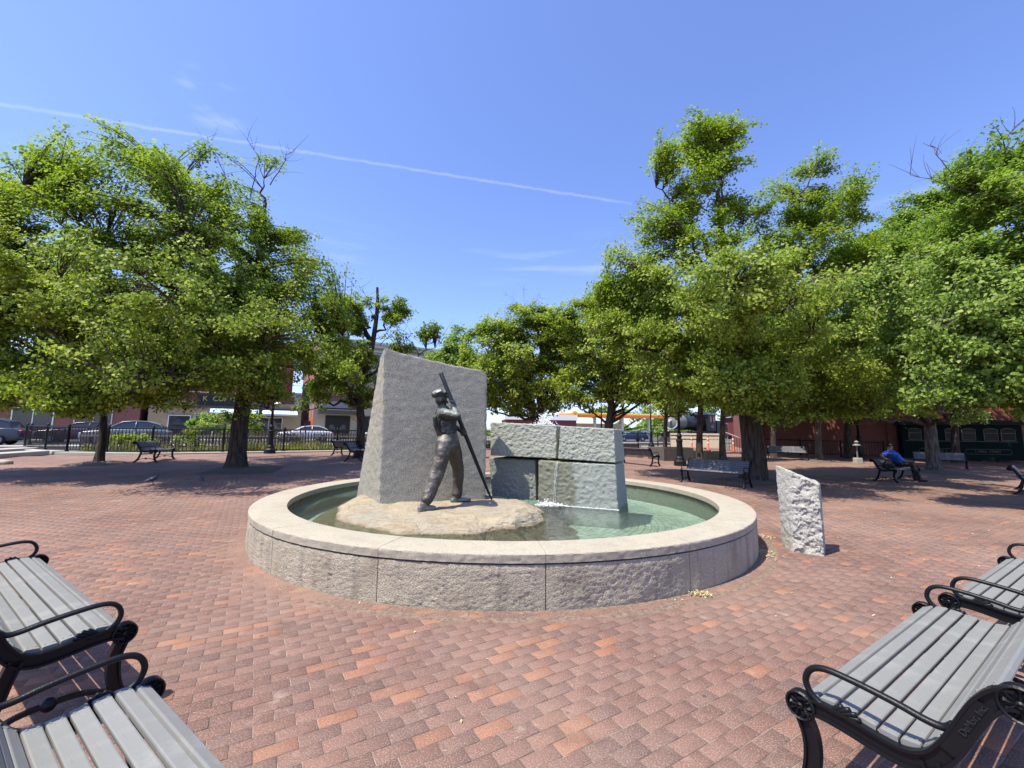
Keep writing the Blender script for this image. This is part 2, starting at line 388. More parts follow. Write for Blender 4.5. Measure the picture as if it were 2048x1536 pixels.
def slat_mat(name, col, seed=0):
    t = NT(name); p = t.obj(); r = t.n('ShaderNodeObjectInfo').outputs['Random']
    c = t.mix(t.noise(t.map(p, (0.6, 8, 8)), 3.0, 5), tuple(x*0.90 for x in col), tuple(min(1, x*1.08) for x in col))
    c = t.mix(t.math('MULTIPLY', r, 0.18), c, tuple(x*0.8 for x in col))
    c = t.mix(t.math('MULTIPLY', t.ramp(t.noise(p, 5, 7, 0.7), [(0.50, 0.0), (0.72, 1.0)]), 0.45), c, (0.33, 0.33, 0.31))
    c = t.mix(t.math('MULTIPLY', t.ramp(t.noise(t.map(p, (1.0, 14, 14)), 6, 5, 0.7), [(0.58, 0.0), (0.7, 1.0)]), 0.35), c, (0.12, 0.12, 0.115))
    return t.done(t.pbsdf(c, 0.62, 0, t.bump(t.noise(p, 220, 3), 0.25, 0.003), 0.35))
M_SLAT = slat_mat('grey recycled slat', (0.20, 0.205, 0.196))
M_SLAT_SHADE = slat_mat('shade-toned grey slat', (0.10, 0.103, 0.112))  # the grey slat again, darkened to carry shade in its colour
M_IRON = plain('black painted cast iron', (0.006, 0.0065, 0.009), 0.40, 0.0, 0.3, 20, 0.15, 150, 0.26)
M_FENCE = plain('black fence paint', (0.008, 0.009, 0.011), 0.45, 0.0, 0.3, 15, 0, 1, 0.3)

def brick_wall_mat(name, c1, c2, mortar, scale=1.0, fade=None):
    t = NT(name); p = t.pos(); nrm = t.n('ShaderNodeNewGeometry').outputs['Normal']
    s = t.n('ShaderNodeSeparateXYZ', {0: p})
    uv = t.n('ShaderNodeCombineXYZ', {0: t.math('ADD', s.outputs[0], s.outputs[1]), 1: s.outputs[2], 2: 0.0}).outputs[0]
    b = t.n('ShaderNodeTexBrick', {'Vector': uv, 'Color1': c1+(1,), 'Color2': c2+(1,), 'Mortar': mortar+(1,), 'Scale': 1.0, 'Mortar Size': 0.006, 'Brick Width': 0.21*scale, 'Row Height': 0.072*scale, 'Bias': -0.1})
    c = t.mix(t.math('MULTIPLY', t.ramp(t.noise(p, 0.5, 6), [(0.4, 0.0), (0.7, 1.0)]), 0.4), b.outputs[0], tuple(x*0.6 for x in c1))
    if fade: c = t.mix(t.math('MULTIPLY', t.ramp(t.noise(p, 1.2, 6, 0.7), [(0.66, 0.0), (0.70, 1.0)]), 0.8), c, fade)
    return t.done(t.pbsdf(c, 0.85, 0, t.bump(b.outputs[1], 0.4, -0.008), 0.25))

def leaf_mat(name, c1, c2, c3):
    t = NT(name); p = t.pos()
    r = t.n('ShaderNodeNewGeometry').outputs['Random Per Island']
    f = t.math('ADD', t.math('MULTIPLY', r, 0.55), t.math('MULTIPLY', t.noise(p, 0.55, 3), 0.75))
    c = t.ramp(f, [(0.25, c1), (0.6, c2), (0.95, c3)])
    d = t.pbsdf(c, 0.5, 0, None, 0.16)
    tr = t.n('ShaderNodeBsdfTranslucent', {0: t.mix(1.0, c, (1.05, 1.25, 0.55), 'MULTIPLY')}).outputs[0]
    return t.done(t.n('ShaderNodeMixShader', {0: 0.42, 1: d, 2: tr}).outputs[0])
M_LEAF = leaf_mat('linden leaf', (0.095, 0.160, 0.022), (0.220, 0.300, 0.042), (0.43, 0.48, 0.100))
M_LEAFG = leaf_mat('deep green leaf', (0.085, 0.160, 0.028), (0.195, 0.290, 0.055), (0.38, 0.46, 0.125))
M_LEAFY = leaf_mat('yellow green leaf', (0.115, 0.175, 0.022), (0.255, 0.325, 0.042), (0.47, 0.51, 0.100))
def bark_mat(name, c1, c2):
    t = NT(name); p = t.obj()
    f = t.noise(t.map(p, (9, 9, 1.2)), 2.0, 6, 0.65)
    c = t.mix(t.ramp(f, [(0.38, 0.0), (0.62, 1.0)]), c1, c2)
    return t.done(t.pbsdf(c, 0.92, 0, t.bump(f, 1.0, 0.05), 0.2))
M_BARK = bark_mat('bark', (0.030, 0.024, 0.019), (0.105, 0.084, 0.066))
M_BARKP = bark_mat('pale bark', (0.05, 0.044, 0.036), (0.17, 0.15, 0.12))
M_DEAD = plain('dead grey wood', (0.20, 0.175, 0.15), 0.9, 0, 0.3, 9)
M_CONC = plain('concrete', (0.40, 0.375, 0.33), 0.9, 0, 0.15, 3, 0.4, 90)
M_ASPH = plain('asphalt', (0.075, 0.074, 0.072), 0.92, 0, 0.25, 2, 0.5, 200)
M_SOIL = plain('dark soil', (0.115, 0.09, 0.07), 0.95, 0, 0.35, 8, 0.7, 60)
def glass_dark(name, col=(0.02, 0.025, 0.03)):
    t = NT(name); return t.done(t.pbsdf(t.mix(t.noise(t.pos(), 1.5, 3), col, tuple(x*2.2 for x in col)), 0.06, 0, None, 0.7))
M_GLASS = glass_dark('dark glazing')
def P(name, col, rough=0.6, **k): return plain(name, col, rough, **k)

# ------------------------------------------------------------------ the ground, the plaza and its bricks
def sheet(name, xs, ys, dz, mat, keep=None, rot=0.0, kind='structure'):
    X, Y = np.meshgrid(xs, ys, indexing='ij'); c, s = math.cos(rot), math.sin(rot)
    XX, YY = c*X-s*Y, s*X+c*Y; Z = Gv(XX, YY)+dz
    V = np.stack([XX, YY, Z], -1).reshape(-1, 3); n, m = len(xs), len(ys)
    I = (np.arange(n-1)[:, None]*m+np.arange(m-1)[None]).ravel()
    Q = np.stack([I, I+m, I+m+1, I+1], 1)
    if keep is not None: Q = Q[keep(V[Q].mean(1))]
    return tag(link(name, np_mesh(name, V, Q, mat, True)), kind=kind)
def dense(lim, step, far): a = np.arange(0, lim+step, step); b = np.geomspace(lim+step*3, far, 18); p = np.concatenate([a, b]); return np.concatenate([-p[::-1][:-1], p])
def ground_mat():
    t = NT('dry verge and street'); p = t.pos()
    c = t.mix(t.ramp(t.noise(p, 0.3, 6), [(0.4, 0.0), (0.6, 1.0)]), (0.20, 0.175, 0.13), (0.11, 0.12, 0.06))
    return t.done(t.pbsdf(c, 0.95, 0, t.bump(t.noise(p, 12, 6), 0.7, 0.05), 0.2))
tag(sheet('ground', dense(60, 2.0, 1500), dense(60, 2.0, 1500), -0.07, ground_mat()))
FDIR = np.array([0.846, 0.533]); FNRM = np.array([-0.533, 0.846]); FROT = math.atan2(0.533, 0.846); FV = 26.05
def fl(u, v=FV):                                     # a point along the canal fence line (u along it, v across)
    p = FDIR*u+FNRM*v; return (p[0], p[1], G(p[0], p[1]))
plaza = sheet('brick_plaza', np.arange(-46, 70, 0.8), np.arange(-34.2, FV-0.2, 0.8), -0.0020, M_PAVER, None, FROT)
FC = np.array([-0.112, 8.153]); FR, FH, FRI = 4.10, 0.503, 3.62

def make_bricks():
    c, s = math.cos(BRICK_ROT), math.sin(BRICK_ROT); K = 190
    r, q = np.meshgrid(np.arange(-K, K), np.arange(-K, K), indexing='ij'); r = r.ravel(); q = q.ravel()
    U = (q+0.5-0.5*(r % 2))*BL; W = (r+0.5)*BW
    X = c*U-s*W; Y = s*U+c*W
    d = np.hypot(X-FC[0], Y-FC[1])
    ok = (Y > 0.9) & (Y < 13.5) & (np.abs(X) < Y*1.26+0.4) & (d > 4.37)
    X, Y = X[ok], Y[ok]
    # how large each shows in the frame; hidden strips under the benches count less
    size = 1.0/(X**2+Y**2+EYE**2)
    inside = (np.abs(X) < Y*1.19) & (Y > 1.75) & (X > -0.95-0.55*(Y-1.6)*1.5) & (X < 1.05+1.4*(Y-1.85))
    order = np.argsort(-(size*inside)); near = order[:300]; rest = order[300:]
    def cells(X, Y):
        n = len(X); hx, hy = BL/2-0.0019, BW/2-0.0019; b = 0.0011
        jz = rng.normal(0, 0.0004, n); tx, ty = rng.normal(0, 0.005, (2, n)); V = np.zeros((n, 12, 3))
        k = 0
        for zz, ins in ((-0.016, 0), (-b, 0), (0, b)):
            for sx, sy in ((-1, -1), (1, -1), (1, 1), (-1, 1)):
                u, w = sx*(hx-ins), sy*(hy-ins)
                V[:, k, 0] = X+c*u-s*w; V[:, k, 1] = Y+s*u+c*w
                V[:, k, 2] = Gv(V[:, k, 0], V[:, k, 1])+zz+jz+tx*u+ty*w; k += 1
        F = [(8, 9, 10, 11)]
        for l in (0, 4):
            for i in range(4): F.append((l+i, l+(i+1) % 4, l+4+(i+1) % 4, l+4+i))
        return V, np.array(F)
    V, F = cells(X[rest], Y[rest]); n = len(rest)
    Q = (F[None]+(np.arange(n)*12)[:, None, None]).reshape(-1, 4)
    o = link('laid_bricks', np_mesh('laid_bricks', V.reshape(-1, 3), Q, M_PAVER), plaza); o['kind'] = 'stuff'
    shapes = []
    for k in range(6):
        V, F = cells(np.zeros(1), np.zeros(1)); V[0, :, 2] -= 0
        shapes.append(np_mesh('brick', V[0]-[0, 0, G(0, 0)], F, M_PAVER))
    for i in near:
        b = link('brick', shapes[i % 6], plaza); b.location = (X[i], Y[i], G(X[i], Y[i]))
make_bricks()

def ring_piece(mb, r0, r1, a0, a1, z0, z1, n=2, b=0.003):
    A = np.linspace(a0, a1, n+1); vs = []
    for a in A:
        for r, z in ((r0, z0), (r0, z1-b), (r0+b, z1), (r1-b, z1), (r1, z1-b), (r1, z0)):
            vs.append((r*math.sin(a), -r*math.cos(a), z))
    fs = []
    for i in range(n):
        for k in range(5): a, b2 = i*6+k, (i+1)*6+k; fs.append((a, a+1, b2+1, b2))
    fs += [tuple(range(5, -1, -1)), tuple(n*6+k for k in range(6))]
    mb.add(vs, fs)

# soldier ring of cut bricks round the basin, bedded in pale mortar
t_ = NT('pale mortar bed'); p_ = t_.pos()
M_MORT = t_.done(t_.pbsdf(t_.mix(t_.ramp(t_.noise(p_, 21, 7, 0.7), [(0.40, 0.0), (0.6, 1.0)]), (0.24, 0.185, 0.135), (0.14, 0.092, 0.075)), 0.95, 0, t_.bump(t_.noise(p_, 60, 5), 0.8, 0.01), 0.2))
edging = empty('edging_course', (FC[0], FC[1], 0)); edging['kind'] = 'structure'
mb = MB(); ring_piece(mb, 4.0, 4.33, 0, 2*math.pi*0.99999, -0.02, -0.0005, 160, 0.001); mb.build('mortar_bed', M_MORT, edging)
mb = MB(); a = 0.0
while a < 2*math.pi:
    w = 0.205*rnd.uniform(0.55, 1.05); g_ = 0.012*rnd.uniform(0.6, 2.2)
    ring_piece(mb, 4.145+rnd.uniform(-.008, .008), 4.245+rnd.uniform(-.008, .008), a, a+w/4.2, -0.02, rnd.uniform(0.0002, 0.0022), 1, 0.002)
    a += (w+g_)/4.2
o = mb.build('laid_bricks', M_PAVER, edging); o['kind'] = 'stuff'

# ------------------------------------------------------------------ the fountain basin
def hexa(fn, nu, nv, nw, disp=None):
    idx = {}; V = []; F = []
    def vid(i, j, k):
        key = (i, j, k)
        if key not in idx:
            u, v, w = i/nu, j/nv, k/nw; p = Vector(fn(u, v, w))
            if disp: p = p+disp(p, u, v, w)
            idx[key] = len(V); V.append(p)
        return idx[key]
    for i in range(nu):
        for k in range(nw):
            F.append((vid(i, 0, k), vid(i+1, 0, k), vid(i+1, 0, k+1), vid(i, 0, k+1)))
            F.append((vid(i+1, nv, k), vid(i, nv, k), vid(i, nv, k+1), vid(i+1, nv, k+1)))
    for j in range(nv):
        for k in range(nw):
            F.append((vid(0, j+1, k), vid(0, j, k), vid(0, j, k+1), vid(0, j+1, k+1)))
            F.append((vid(nu, j, k), vid(nu, j+1, k), vid(nu, j+1, k+1), vid(nu, j, k+1)))
    for i in range(nu):
        for j in range(nv):
            F.append((vid(i, j, nw), vid(i+1, j, nw), vid(i+1, j+1, nw), vid(i, j+1, nw)))
            F.append((vid(i, j+1, 0), vid(i+1, j+1, 0), vid(i+1, j, 0), vid(i, j, 0)))
    m = MB(); m.v = [tuple(v) for v in V]; m.f = F; return m
def fbm(p, f, o=4): return mnoise.fractal(Vector(p)*f, 0.9, 2.1, o)

fountain = empty('fountain', (FC[0], FC[1], 0), 0, 'round granite fountain basin with pale coping on the brick plaza', 'fountain')
STEP = rad(22.5); OFF = rad(6.2)
for k in range(16):
    a0, a1 = OFF+k*STEP, OFF+(k+1)*STEP; am = (a0+a1)/2
    vis = math.cos(am) > -0.3
    nu, nw = (64, 30) if vis else (16, 6)
    gp = 0.0045/4.08; seed = Vector((k*7.3, k*3.1, 0)); smooth_stone = (k in (1, 2))
    amp = 0.007 if smooth_stone else 0.022
    def fn(u, v, w, a0=a0+gp, a1=a1-gp):
        a = a0+(a1-a0)*u; r = 4.101*(1-v)+3.80*v; return (r*math.sin(a), -r*math.cos(a), w*0.396-0.02*(1-w))
    def dsp(p, u, v, w, seed=seed, amp=amp):
        if v > 0.01: return Vector((0, 0, 0))
        e = min(1, min(u, 1-u)*14)*min(1, w*9+0.35)*min(1, (1-w)*9)
        q = p+seed; d = (fbm(q, 4, 2)*0.25+fbm(q, 42, 3)*0.38-0.15)*amp*e-0.010*(1-e)
        n = Vector((p.x, p.y, 0)).normalized(); return n*d
    hexa(fn, nu, 2, nw, dsp).build('wall_stone', M_WALL, fountain, True, sharp=40)
    def fc(u, v, w, a0=a0+0.0022/4, a1=a1-0.0022/4):
        a = a0+(a1-a0)*u; b = 0.010
        r = FR*(1-v)+FRI*v
        z = FH-0.088+0.088*w
        if w > 0.99 and (v < 0.01 or v > 0.99): z -= b*0.7
        if w > 0.99 and v < 0.01: r -= b*0.6
        return (r*math.sin(a), -r*math.cos(a), z)
    def dc(p, u, v, w, seed=seed):
        if v < 0.01: return Vector((p.x, p.y, 0)).normalized()*(fbm(p+seed, 22, 3)*0.006)+Vector((0, 0, fbm(p+seed, 14, 3)*0.002))
        if w > 0.99: return Vector((0, 0, fbm(p+seed, 3, 3)*0.0025))
        return Vector((0, 0, 0))
    hexa(fc, nu, 8 if vis else 4, 6 if vis else 2, dc).build('coping_stone', M_CAP, fountain, True, sharp=35)
M_LIN = granite('basin lining', (0.20, 0.195, 0.16), (0.09, 0.09, 0.075), (0.30, 0.29, 0.245), bump=0.5, bdist=0.01, coarse=50)
M_FLOOR = granite('basin floor', (0.54, 0.64, 0.53), (0.38, 0.47, 0.38), (0.64, 0.73, 0.63), bump=0.4, bdist=0.01, coarse=40, rust=(0.33, 0.36, 0.22))
mb = MB()                                             # upright lining stones under the coping
for row in range(3):
    n = 150; off = 0.5*(row % 2)
    for k in range(n):
        a0 = (k+off)*2*math.pi/n; ring_piece(mb, 3.66+rnd.uniform(0, .006), 3.79, a0, a0+2*math.pi/n-0.0022, 0.06+row*0.118, 0.172+row*0.118, 1, 0.003)
o = mb.build('lining_stones', M_LIN, fountain); o['kind'] = 'stuff'
mb = MB(); r = 3.66
while r > 1.4:                                        # floor pavers in rings
    n = int(2*math.pi*r/0.21)
    for k in range(n):
        a0 = (k+(int(r*100) % 2)*0.5)*2*math.pi/n
        ring_piece(mb, r-0.10, r-0.004, a0, a0+2*math.pi/n-0.011/r, 0.03, 0.07+rnd.uniform(-.002, .002), 1, 0.003)
    r -= 0.105
o = mb.build('floor_pavers', M_FLOOR, fountain); o['kind'] = 'stuff'
mb = MB(); ring_piece(mb, 0.01, 3.80, 0, 2*math.pi*0.99999, 0.0, 0.052, 60, 0.001)
mb.build('basin_floor', P('floor grout', (0.05, 0.07, 0.05), 0.9), fountain)

WZ = 0.375
def water_mat():
    t = NT('fountain water'); p = t.pos()
    q = t.map(p, (1, 1, 1)); w1 = t.noise(t.map(p, (3.2, 6.5, 1), (0, 0, 0.3)), 1.6, 3, 0.5); w2 = t.noise(t.map(p, (9, 14, 1), (0, 0, -0.5)), 1.5, 4, 0.6)
    dx = t.n('ShaderNodeVectorMath', {0: p, 1: (0.62, 7.45, WZ)}, operation='DISTANCE').outputs['Value']
    ring = t.math('MULTIPLY', t.math('SINE', t.math('ADD', t.math('MULTIPLY', dx, 34.0), t.math('MULTIPLY', w1, 9.0))), t.n('ShaderNodeMapRange', {0: dx, 1: 0.2, 2: 3.0, 3: 0.35, 4: 0.04}).outputs[0])
    h = t.math('ADD', t.math('ADD', t.math('MULTIPLY', w1, 1.0), t.math('MULTIPLY', w2, 0.65)), t.math('MULTIPLY', ring, 0.12))
    calm = t.n('ShaderNodeMapRange', {0: dx, 1: 2.2, 2: 3.6, 3: 1.0, 4: 0.30}).outputs[0]
    nb = t.bump(t.math('MULTIPLY', h, calm), 1.0, 0.10)
    fr = t.n('ShaderNodeFresnel', {'IOR': 1.33, 'Normal': nb}).outputs[0]; fr = t.math('MULTIPLY', fr, 1.0)
    tr = t.n('ShaderNodeBsdfTransparent', {0: (0.90, 1.0, 0.95, 1)}).outputs[0]
    rf = t.n('ShaderNodeBsdfRefraction', {'Color': (0.86, 0.98, 0.92, 1), 'Roughness': 0.02, 'IOR': 1.33, 'Normal': nb}).outputs[0]
    body = t.n('ShaderNodeMixShader', {0: 0.24, 1: tr, 2: rf}).outputs[0]
    gl = t.n('ShaderNodeBsdfGlossy', {'Color': (1, 1, 1, 1), 'Roughness': 0.03, 'Normal': nb}).outputs[0]
    return t.done(t.n('ShaderNodeMixShader', {0: fr, 1: body, 2: gl}).outputs[0])
mb = MB(); vs = [(0, 0, 0)]; fs = []
for k in range(96): a = 2*math.pi*k/96; vs.append((3.70*math.cos(a), 3.70*math.sin(a), 0))
for k in range(96): fs.append((0, 1+k, 1+(k+1) % 96))
mb.add(vs, fs); o = mb.build('water', water_mat()); o.location = (FC[0], FC[1], WZ); o['kind'] = 'structure'

# ------------------------------------------------------------------ rocks in the basin
def boulder():
    out = [(-2.78, 7.2), (-2.62, 6.55), (-2.05, 5.80), (-1.5, 5.42), (-0.95, 5.27), (-0.35, 5.42), (0.10, 5.72), (0.40, 6.03), (0.47, 6.5), (0.42, 7.1), (-0.1, 8.1), (-1.2, 8.7), (-2.4, 8.5), (-2.9, 7.9)]
    c = np.array([-1.1, 6.65]); ang = [math.atan2(y-c[1], x-c[0]) for x, y in out]; rr = [math.hypot(x-c[0], y-c[1]) for x, y in out]
    order = np.argsort(ang); ang = np.array(ang)[order]; rr = np.array(rr)[order]
    na, nr = 150, 60; V = []; F = []
    T = np.linspace(0, 1.35, nr)
    for i in range(na):
        a = -math.pi+2*math.pi*i/na; R = float(np.interp(a, ang, rr, period=2*math.pi))
        steep = max(0.0, math.cos(a+0.42))**3           # broken right-hand face
        for t in T:
            e = 0.66+0.26*steep+0.14*max(0.0, math.cos(a-3.0))
            R2 = R*(1+0.05*fbm((math.cos(a)*2, math.sin(a)*2, 3.1), 1.6, 4))
            x, y = c[0]+R2*t*math.cos(a), c[1]+R2*t*math.sin(a)
            z = 0.485+0.012*fbm((x, y, 0), 2.2, 4)
            if t > e:
                s = (t-e)/(1.0-e); drop = (0.105 if s < 1 else 0.105+0.30*(s-1)/(0.35/(1-e)))
                z -= drop*(0.35*min(1, s)+0.65*min(1, s)**5) if s < 1 else drop
            z += (0.034*fbm((x*1.2, y*3.2, z*3), 2.0, 5)+0.014*fbm((x, y, z), 8, 4))*(0.2+0.8*min(1, t*1.1))-0.012*(t > 0.9)
            z -= 0.03*max(0.0, 1-abs(fbm((x*0.8, y*1.6, 4.0), 1.7, 3)-0.05)*9)*min(1, max(0, t-0.45)*3)
            z += steep*0.02*fbm((x*2, y*2, 9), 3, 3)*(t > 0.7)
            z += 0.075*math.exp(-((x-0.12)**2/0.10+(y-6.2)**2/0.12))*(t < 1.02)
            V.append((x, y, z))
    for i in range(na):
        for k in range(nr-1):
            a, b = i*nr+k, ((i+1) % na)*nr+k; F.append((a, a+1, b+1, b))
    m = MB(); m.v = V; m.f = F; return m
o = boulder().build('boulder', M_ROCK)
dm = o.modifiers.new('facets', 'DECIMATE'); dm.ratio = 0.10
tag(o, 'flat tan boulder in the basin that the bronze statue stands on', 'rock')

def block(name, corners_b, corners_t, mat, label, cat, group=None, amp=(0.012, 0.02), n=(36, 16, 40), freq=9, top=None, origin=None, seed=0.0):
    """corners FL FR BR BL at the bottom and at the top"""
    o0 = Vector(corners_b[0]) if origin is None else Vector(origin)
    B = [Vector(p)-o0 for p in corners_b]; T = [Vector(p)-o0 for p in corners_t]
    def fn(u, v, w):
        a = B[0].lerp(B[1], u).lerp(B[3].lerp(B[2], u), v); b = T[0].lerp(T[1], u).lerp(T[3].lerp(T[2], u), v)
        p = a.lerp(b, w)
        if top: p = p+Vector((0, 0, top(u)*w**4))
        return p
    cen = sum(B+T, Vector())/8
    def dsp(p, u, v, w):
        q = p+Vector((seed, seed*1.7, 0)); d = fbm(q, freq, 5)*0.6+fbm(q, freq*2.8, 3)*0.3
        e = sum(1 for x in (u, v, w) if x < 0.001 or x > 0.999)
        k = amp[0] if (v < 0.001 and e == 1) else amp[1]
        dirn = (p-cen).normalized()
        if e == 1:
            dirn = (B[3]-B[0]).normalized()*-1 if v < 0.001 else dirn
        return dirn*(d*k-(0.012 if e >= 2 else 0))
    o = hexa(fn, n[0], n[1], n[2], dsp).build(name, mat, None, True, sharp=38); o.location = o0
    return tag(o, label, cat, group)

def prof(tab): xs, ys = zip(*tab); return lambda u: float(np.interp(u, xs, ys))
block('granite_slab', [(-2.07, 6.86, 0.30), (-0.43, 7.39, 0.30), (-0.62, 8.35, 0.2), (-3.0, 8.40, 0.2)],
      [(-2.12, 6.91, 2.97), (-0.44, 7.47, 2.64), (-0.62, 7.80, 2.52), (-2.32, 7.38, 2.90)], M_SLAB,
      'tall upright grey granite slab behind the bronze statue', 'stone', None, (0.006, 0.022), (60, 34, 110), 9,
      prof([(0, 0.0), (0.03, 0.015), (0.18, -0.01), (0.35, 0.0), (0.6, 0.005), (0.85, 0.03), (0.95, 0.04), (1.0, -0.04)]), seed=3.0)

PA, PD = np.array([-0.35, 8.05]), np.array([0.926, -0.378]); PB = np.array([0.378, 0.926])
def onwall(px, py, off=0.0):
    d = ray_dir(px, py); A = PA+PB*off; n = PB
    t = (A @ n)/(d[0]*n[0]+d[1]*n[1]); return np.array([0, 0, EYE])+d*t
def wall_block(name, quad, mat, label, th, off, zb=None, amp=(0.020, 0.018), seed=0.0, rot=0.0):
    tl, tr, br, bl = [onwall(*q, off) for q in quad]
    if zb is not None: bl[2] = br[2] = zb
    bk = np.array([PB[0], PB[1], 0])*th; sk = np.array([0.03, 0.0, 0])
    return block(name, [bl, br, br+bk+sk, bl+bk], [tl, tr, tr+bk*0.98, tl+bk*0.98], mat, label, 'stone', 'stacked granite blocks in the basin', amp, (70, 18, 54), 19, None, seed=seed)
wall_block('granite_block', [(980, 844), (1114, 851), (1113, 917), (980, 911)], M_BLOCK, 'wide pale granite block, upper left of the fountain stack', 0.85, 0.03, None, seed=1.0)
wall_block('granite_block', [(1120, 852), (1229, 858), (1232, 926), (1115, 918)], M_BLOCK, 'pale granite block on the upper right of the fountain stack', 0.95, -0.07, None, seed=5.0)
wall_block('granite_block', [(977, 915), (1071, 920), (1073, 1001), (984, 999)], M_BLOCK_SHADE, 'squarish granite block with shade in its colour beside the lever tip, lower left of the stack', 0.80, 0.16, None, seed=9.0)
wall_block('granite_block', [(1076, 921), (1232, 929), (1239, 1022), (1075, 1006)], M_WET, 'lower right granite block with water running down its face', 1.0, -0.07, 0.06, seed=13.0)

def spray():
    """bubbling jet over the stack, rivulets down the lower block and the splash at its foot"""
    t = NT('white water'); d = t.pbsdf((0.93, 0.96, 0.97), 0.25, 0, None, 0.6)
    tr = t.n('ShaderNodeBsdfTransparent', {0: (1, 1, 1, 1)}).outputs[0]
    f = t.ramp(t.noise(t.pos(), 45, 4), [(0.4, 0.35), (0.62, 0.95)])
    m = t.done(t.n('ShaderNodeMixShader', {0: f, 1: tr, 2: d}).outputs[0])
    root = empty('falling_water', tuple(onwall(1105, 1003)), 0, 'white water spilling down the lower right granite block', 'water'); root['kind'] = 'stuff'
    L0 = Vector(root.location)
    def drops(mb, c, sx, sy, sz, n, r):
        for _ in range(n):
            p = Vector(c)-L0+Vector((rnd.gauss(0, sx), rnd.gauss(0, sy), abs(rnd.gauss(0, sz)))); q = r*rnd.uniform(.4, 1.3)
            mb.add([p+Vector(v)*q for v in ((1, 0, 0), (-1, 0, 0), (0, 1, 0), (0, -1, 0), (0, 0, 1.3), (0, 0, -1))], [(0, 2, 4), (2, 1, 4), (1, 3, 4), (3, 0, 4), (2, 0, 5), (1, 2, 5), (3, 1, 5), (0, 3, 5)])
    mb = MB(); jet = onwall(1090, 848, 0.3)
    drops(mb, jet, 0.055, 0.05, 0.085, 320, 0.012); drops(mb, jet+np.array([0, 0, -0.03]), 0.10, 0.05, 0.03, 200, 0.011); mb.build('jet', m, root)
    mb = MB()
    for px0, px1, k in ((1112, 1107, 60), (1114, 1110, 90)):
        pts = [Vector(onwall(px0+(px1-px0)*i/14+rnd.uniform(-.8, .8), 924+i*5.8, -0.085-0.012*(i % 3)))-L0 for i in range(15)]
        mb.tube(pts, [0.002+0.003*rnd.random() for _ in pts], 5)
    mb.build('rivulet', m, root, True)
    mb = MB(); s0 = onwall(1106, 1005, -0.12); s0[2] = WZ
    drops(mb, s0, 0.13, 0.05, 0.018, 420, 0.010); drops(mb, s0+np.array([-.1, -.05, 0]), 0.07, 0.05, 0.035, 260, 0.010)
    for k in range(60):
        q = onwall(1125+k*1.9, 1007+k*0.27, -0.10); q[2] = WZ; drops(mb, q, 0.012, 0.012, 0.004, 5, 0.007)
    mb.build('splash', m, root)
spray()

mk = block('granite_marker', [(3.93, 6.15, -0.05), (4.23, 5.94, -0.05), (4.55, 6.36, -0.05), (3.96, 6.42, -0.05)],
           [(3.99, 6.16, 1.10), (4.235, 5.955, 0.945), (4.52, 6.33, 0.93), (3.93, 6.42, 1.175)], M_MARK,
           'waist-high rough granite marker with a slanted top right of the fountain', 'stone', None, (0.05, 0.022), (30, 22, 70), 11, seed=21.0)

# ------------------------------------------------------------------ the bronze worker
def fleshy(o, voxel, smooth=4, disp=0.0, dscale=0.1):
    m = o.modifiers.new('remesh', 'REMESH'); m.mode = 'VOXEL'; m.voxel_size = voxel; m.use_smooth_shade = True
    s = o.modifiers.new('smooth', 'SMOOTH'); s.factor = 0.5; s.iterations = smooth
    if disp:
        tx = bpy.data.textures.new('folds', 'CLOUDS'); tx.noise_scale = dscale; tx.noise_depth = 2
        d = o.modifiers.new('folds', 'DISPLACE'); d.texture = tx; d.strength = disp; d.mid_level = 0.5; d.texture_coords = 'LOCAL'
    return o
def limb(mb, pts, rr, n=12):
    """closed tapered tube with rounded ends"""
    P = [Vector(p) for p in pts]; R = [r if isinstance(r, tuple) else (r, r) for r in rr]
    d0 = (P[0]-P[1]).normalized(); d1 = (P[-1]-P[-2]).normalized()
    sc = lambda r, k: (r[0]*k, r[1]*k)
    P2 = [P[0]+d0*R[0][0]*0.9, P[0]+d0*R[0][0]*0.6]+P+[P[-1]+d1*R[-1][0]*0.6, P[-1]+d1*R[-1][0]*0.9]
    R2 = [sc(R[0], .35), sc(R[0], .75)]+R+[sc(R[-1], .75), sc(R[-1], .35)]
    mb.tube(P2, R2, n, True, 1.0, (0, 0, 1) if abs((P[-1]-P[0]).normalized().z) < 0.8 else (1, 0.3, 0)); return mb
def hand(mb, c, axis, palm_dir, s=1.0):
    """fist closed round a bar: four fingers of unequal length and a thumb"""
    c = Vector(c); ax = Vector(axis).normalized(); pd = Vector(palm_dir); pd = (pd-ax*pd.dot(ax)).normalized(); sd = ax.cross(pd)
    limb(mb, [c+pd*0.034*s-ax*0.035*s, c+pd*0.036*s+ax*0.035*s], [(0.026*s, 0.020*s)]*2, 10)
    for i, ln in enumerate((0.92, 1.05, 1.0, 0.82)):
        o = c+ax*(0.036-0.024*i)*s; R = 0.031*s; pts = []
        for k in range(6):
            q = -0.5+k*0.62*ln; pts.append(o+pd*(R*math.cos(q))+sd*(R*math.sin(q)))
        limb(mb, pts, [0.0105*s]*5+[0.0085*s], 7)
    pts = [c+pd*0.034*s+ax*0.03*s-sd*0.012*s, c+pd*0.02*s+ax*0.055*s-sd*0.026*s, c-pd*0.008*s+ax*0.052*s-sd*0.030*s]
    limb(mb, pts, [0.013*s, 0.012*s, 0.009*s], 7)

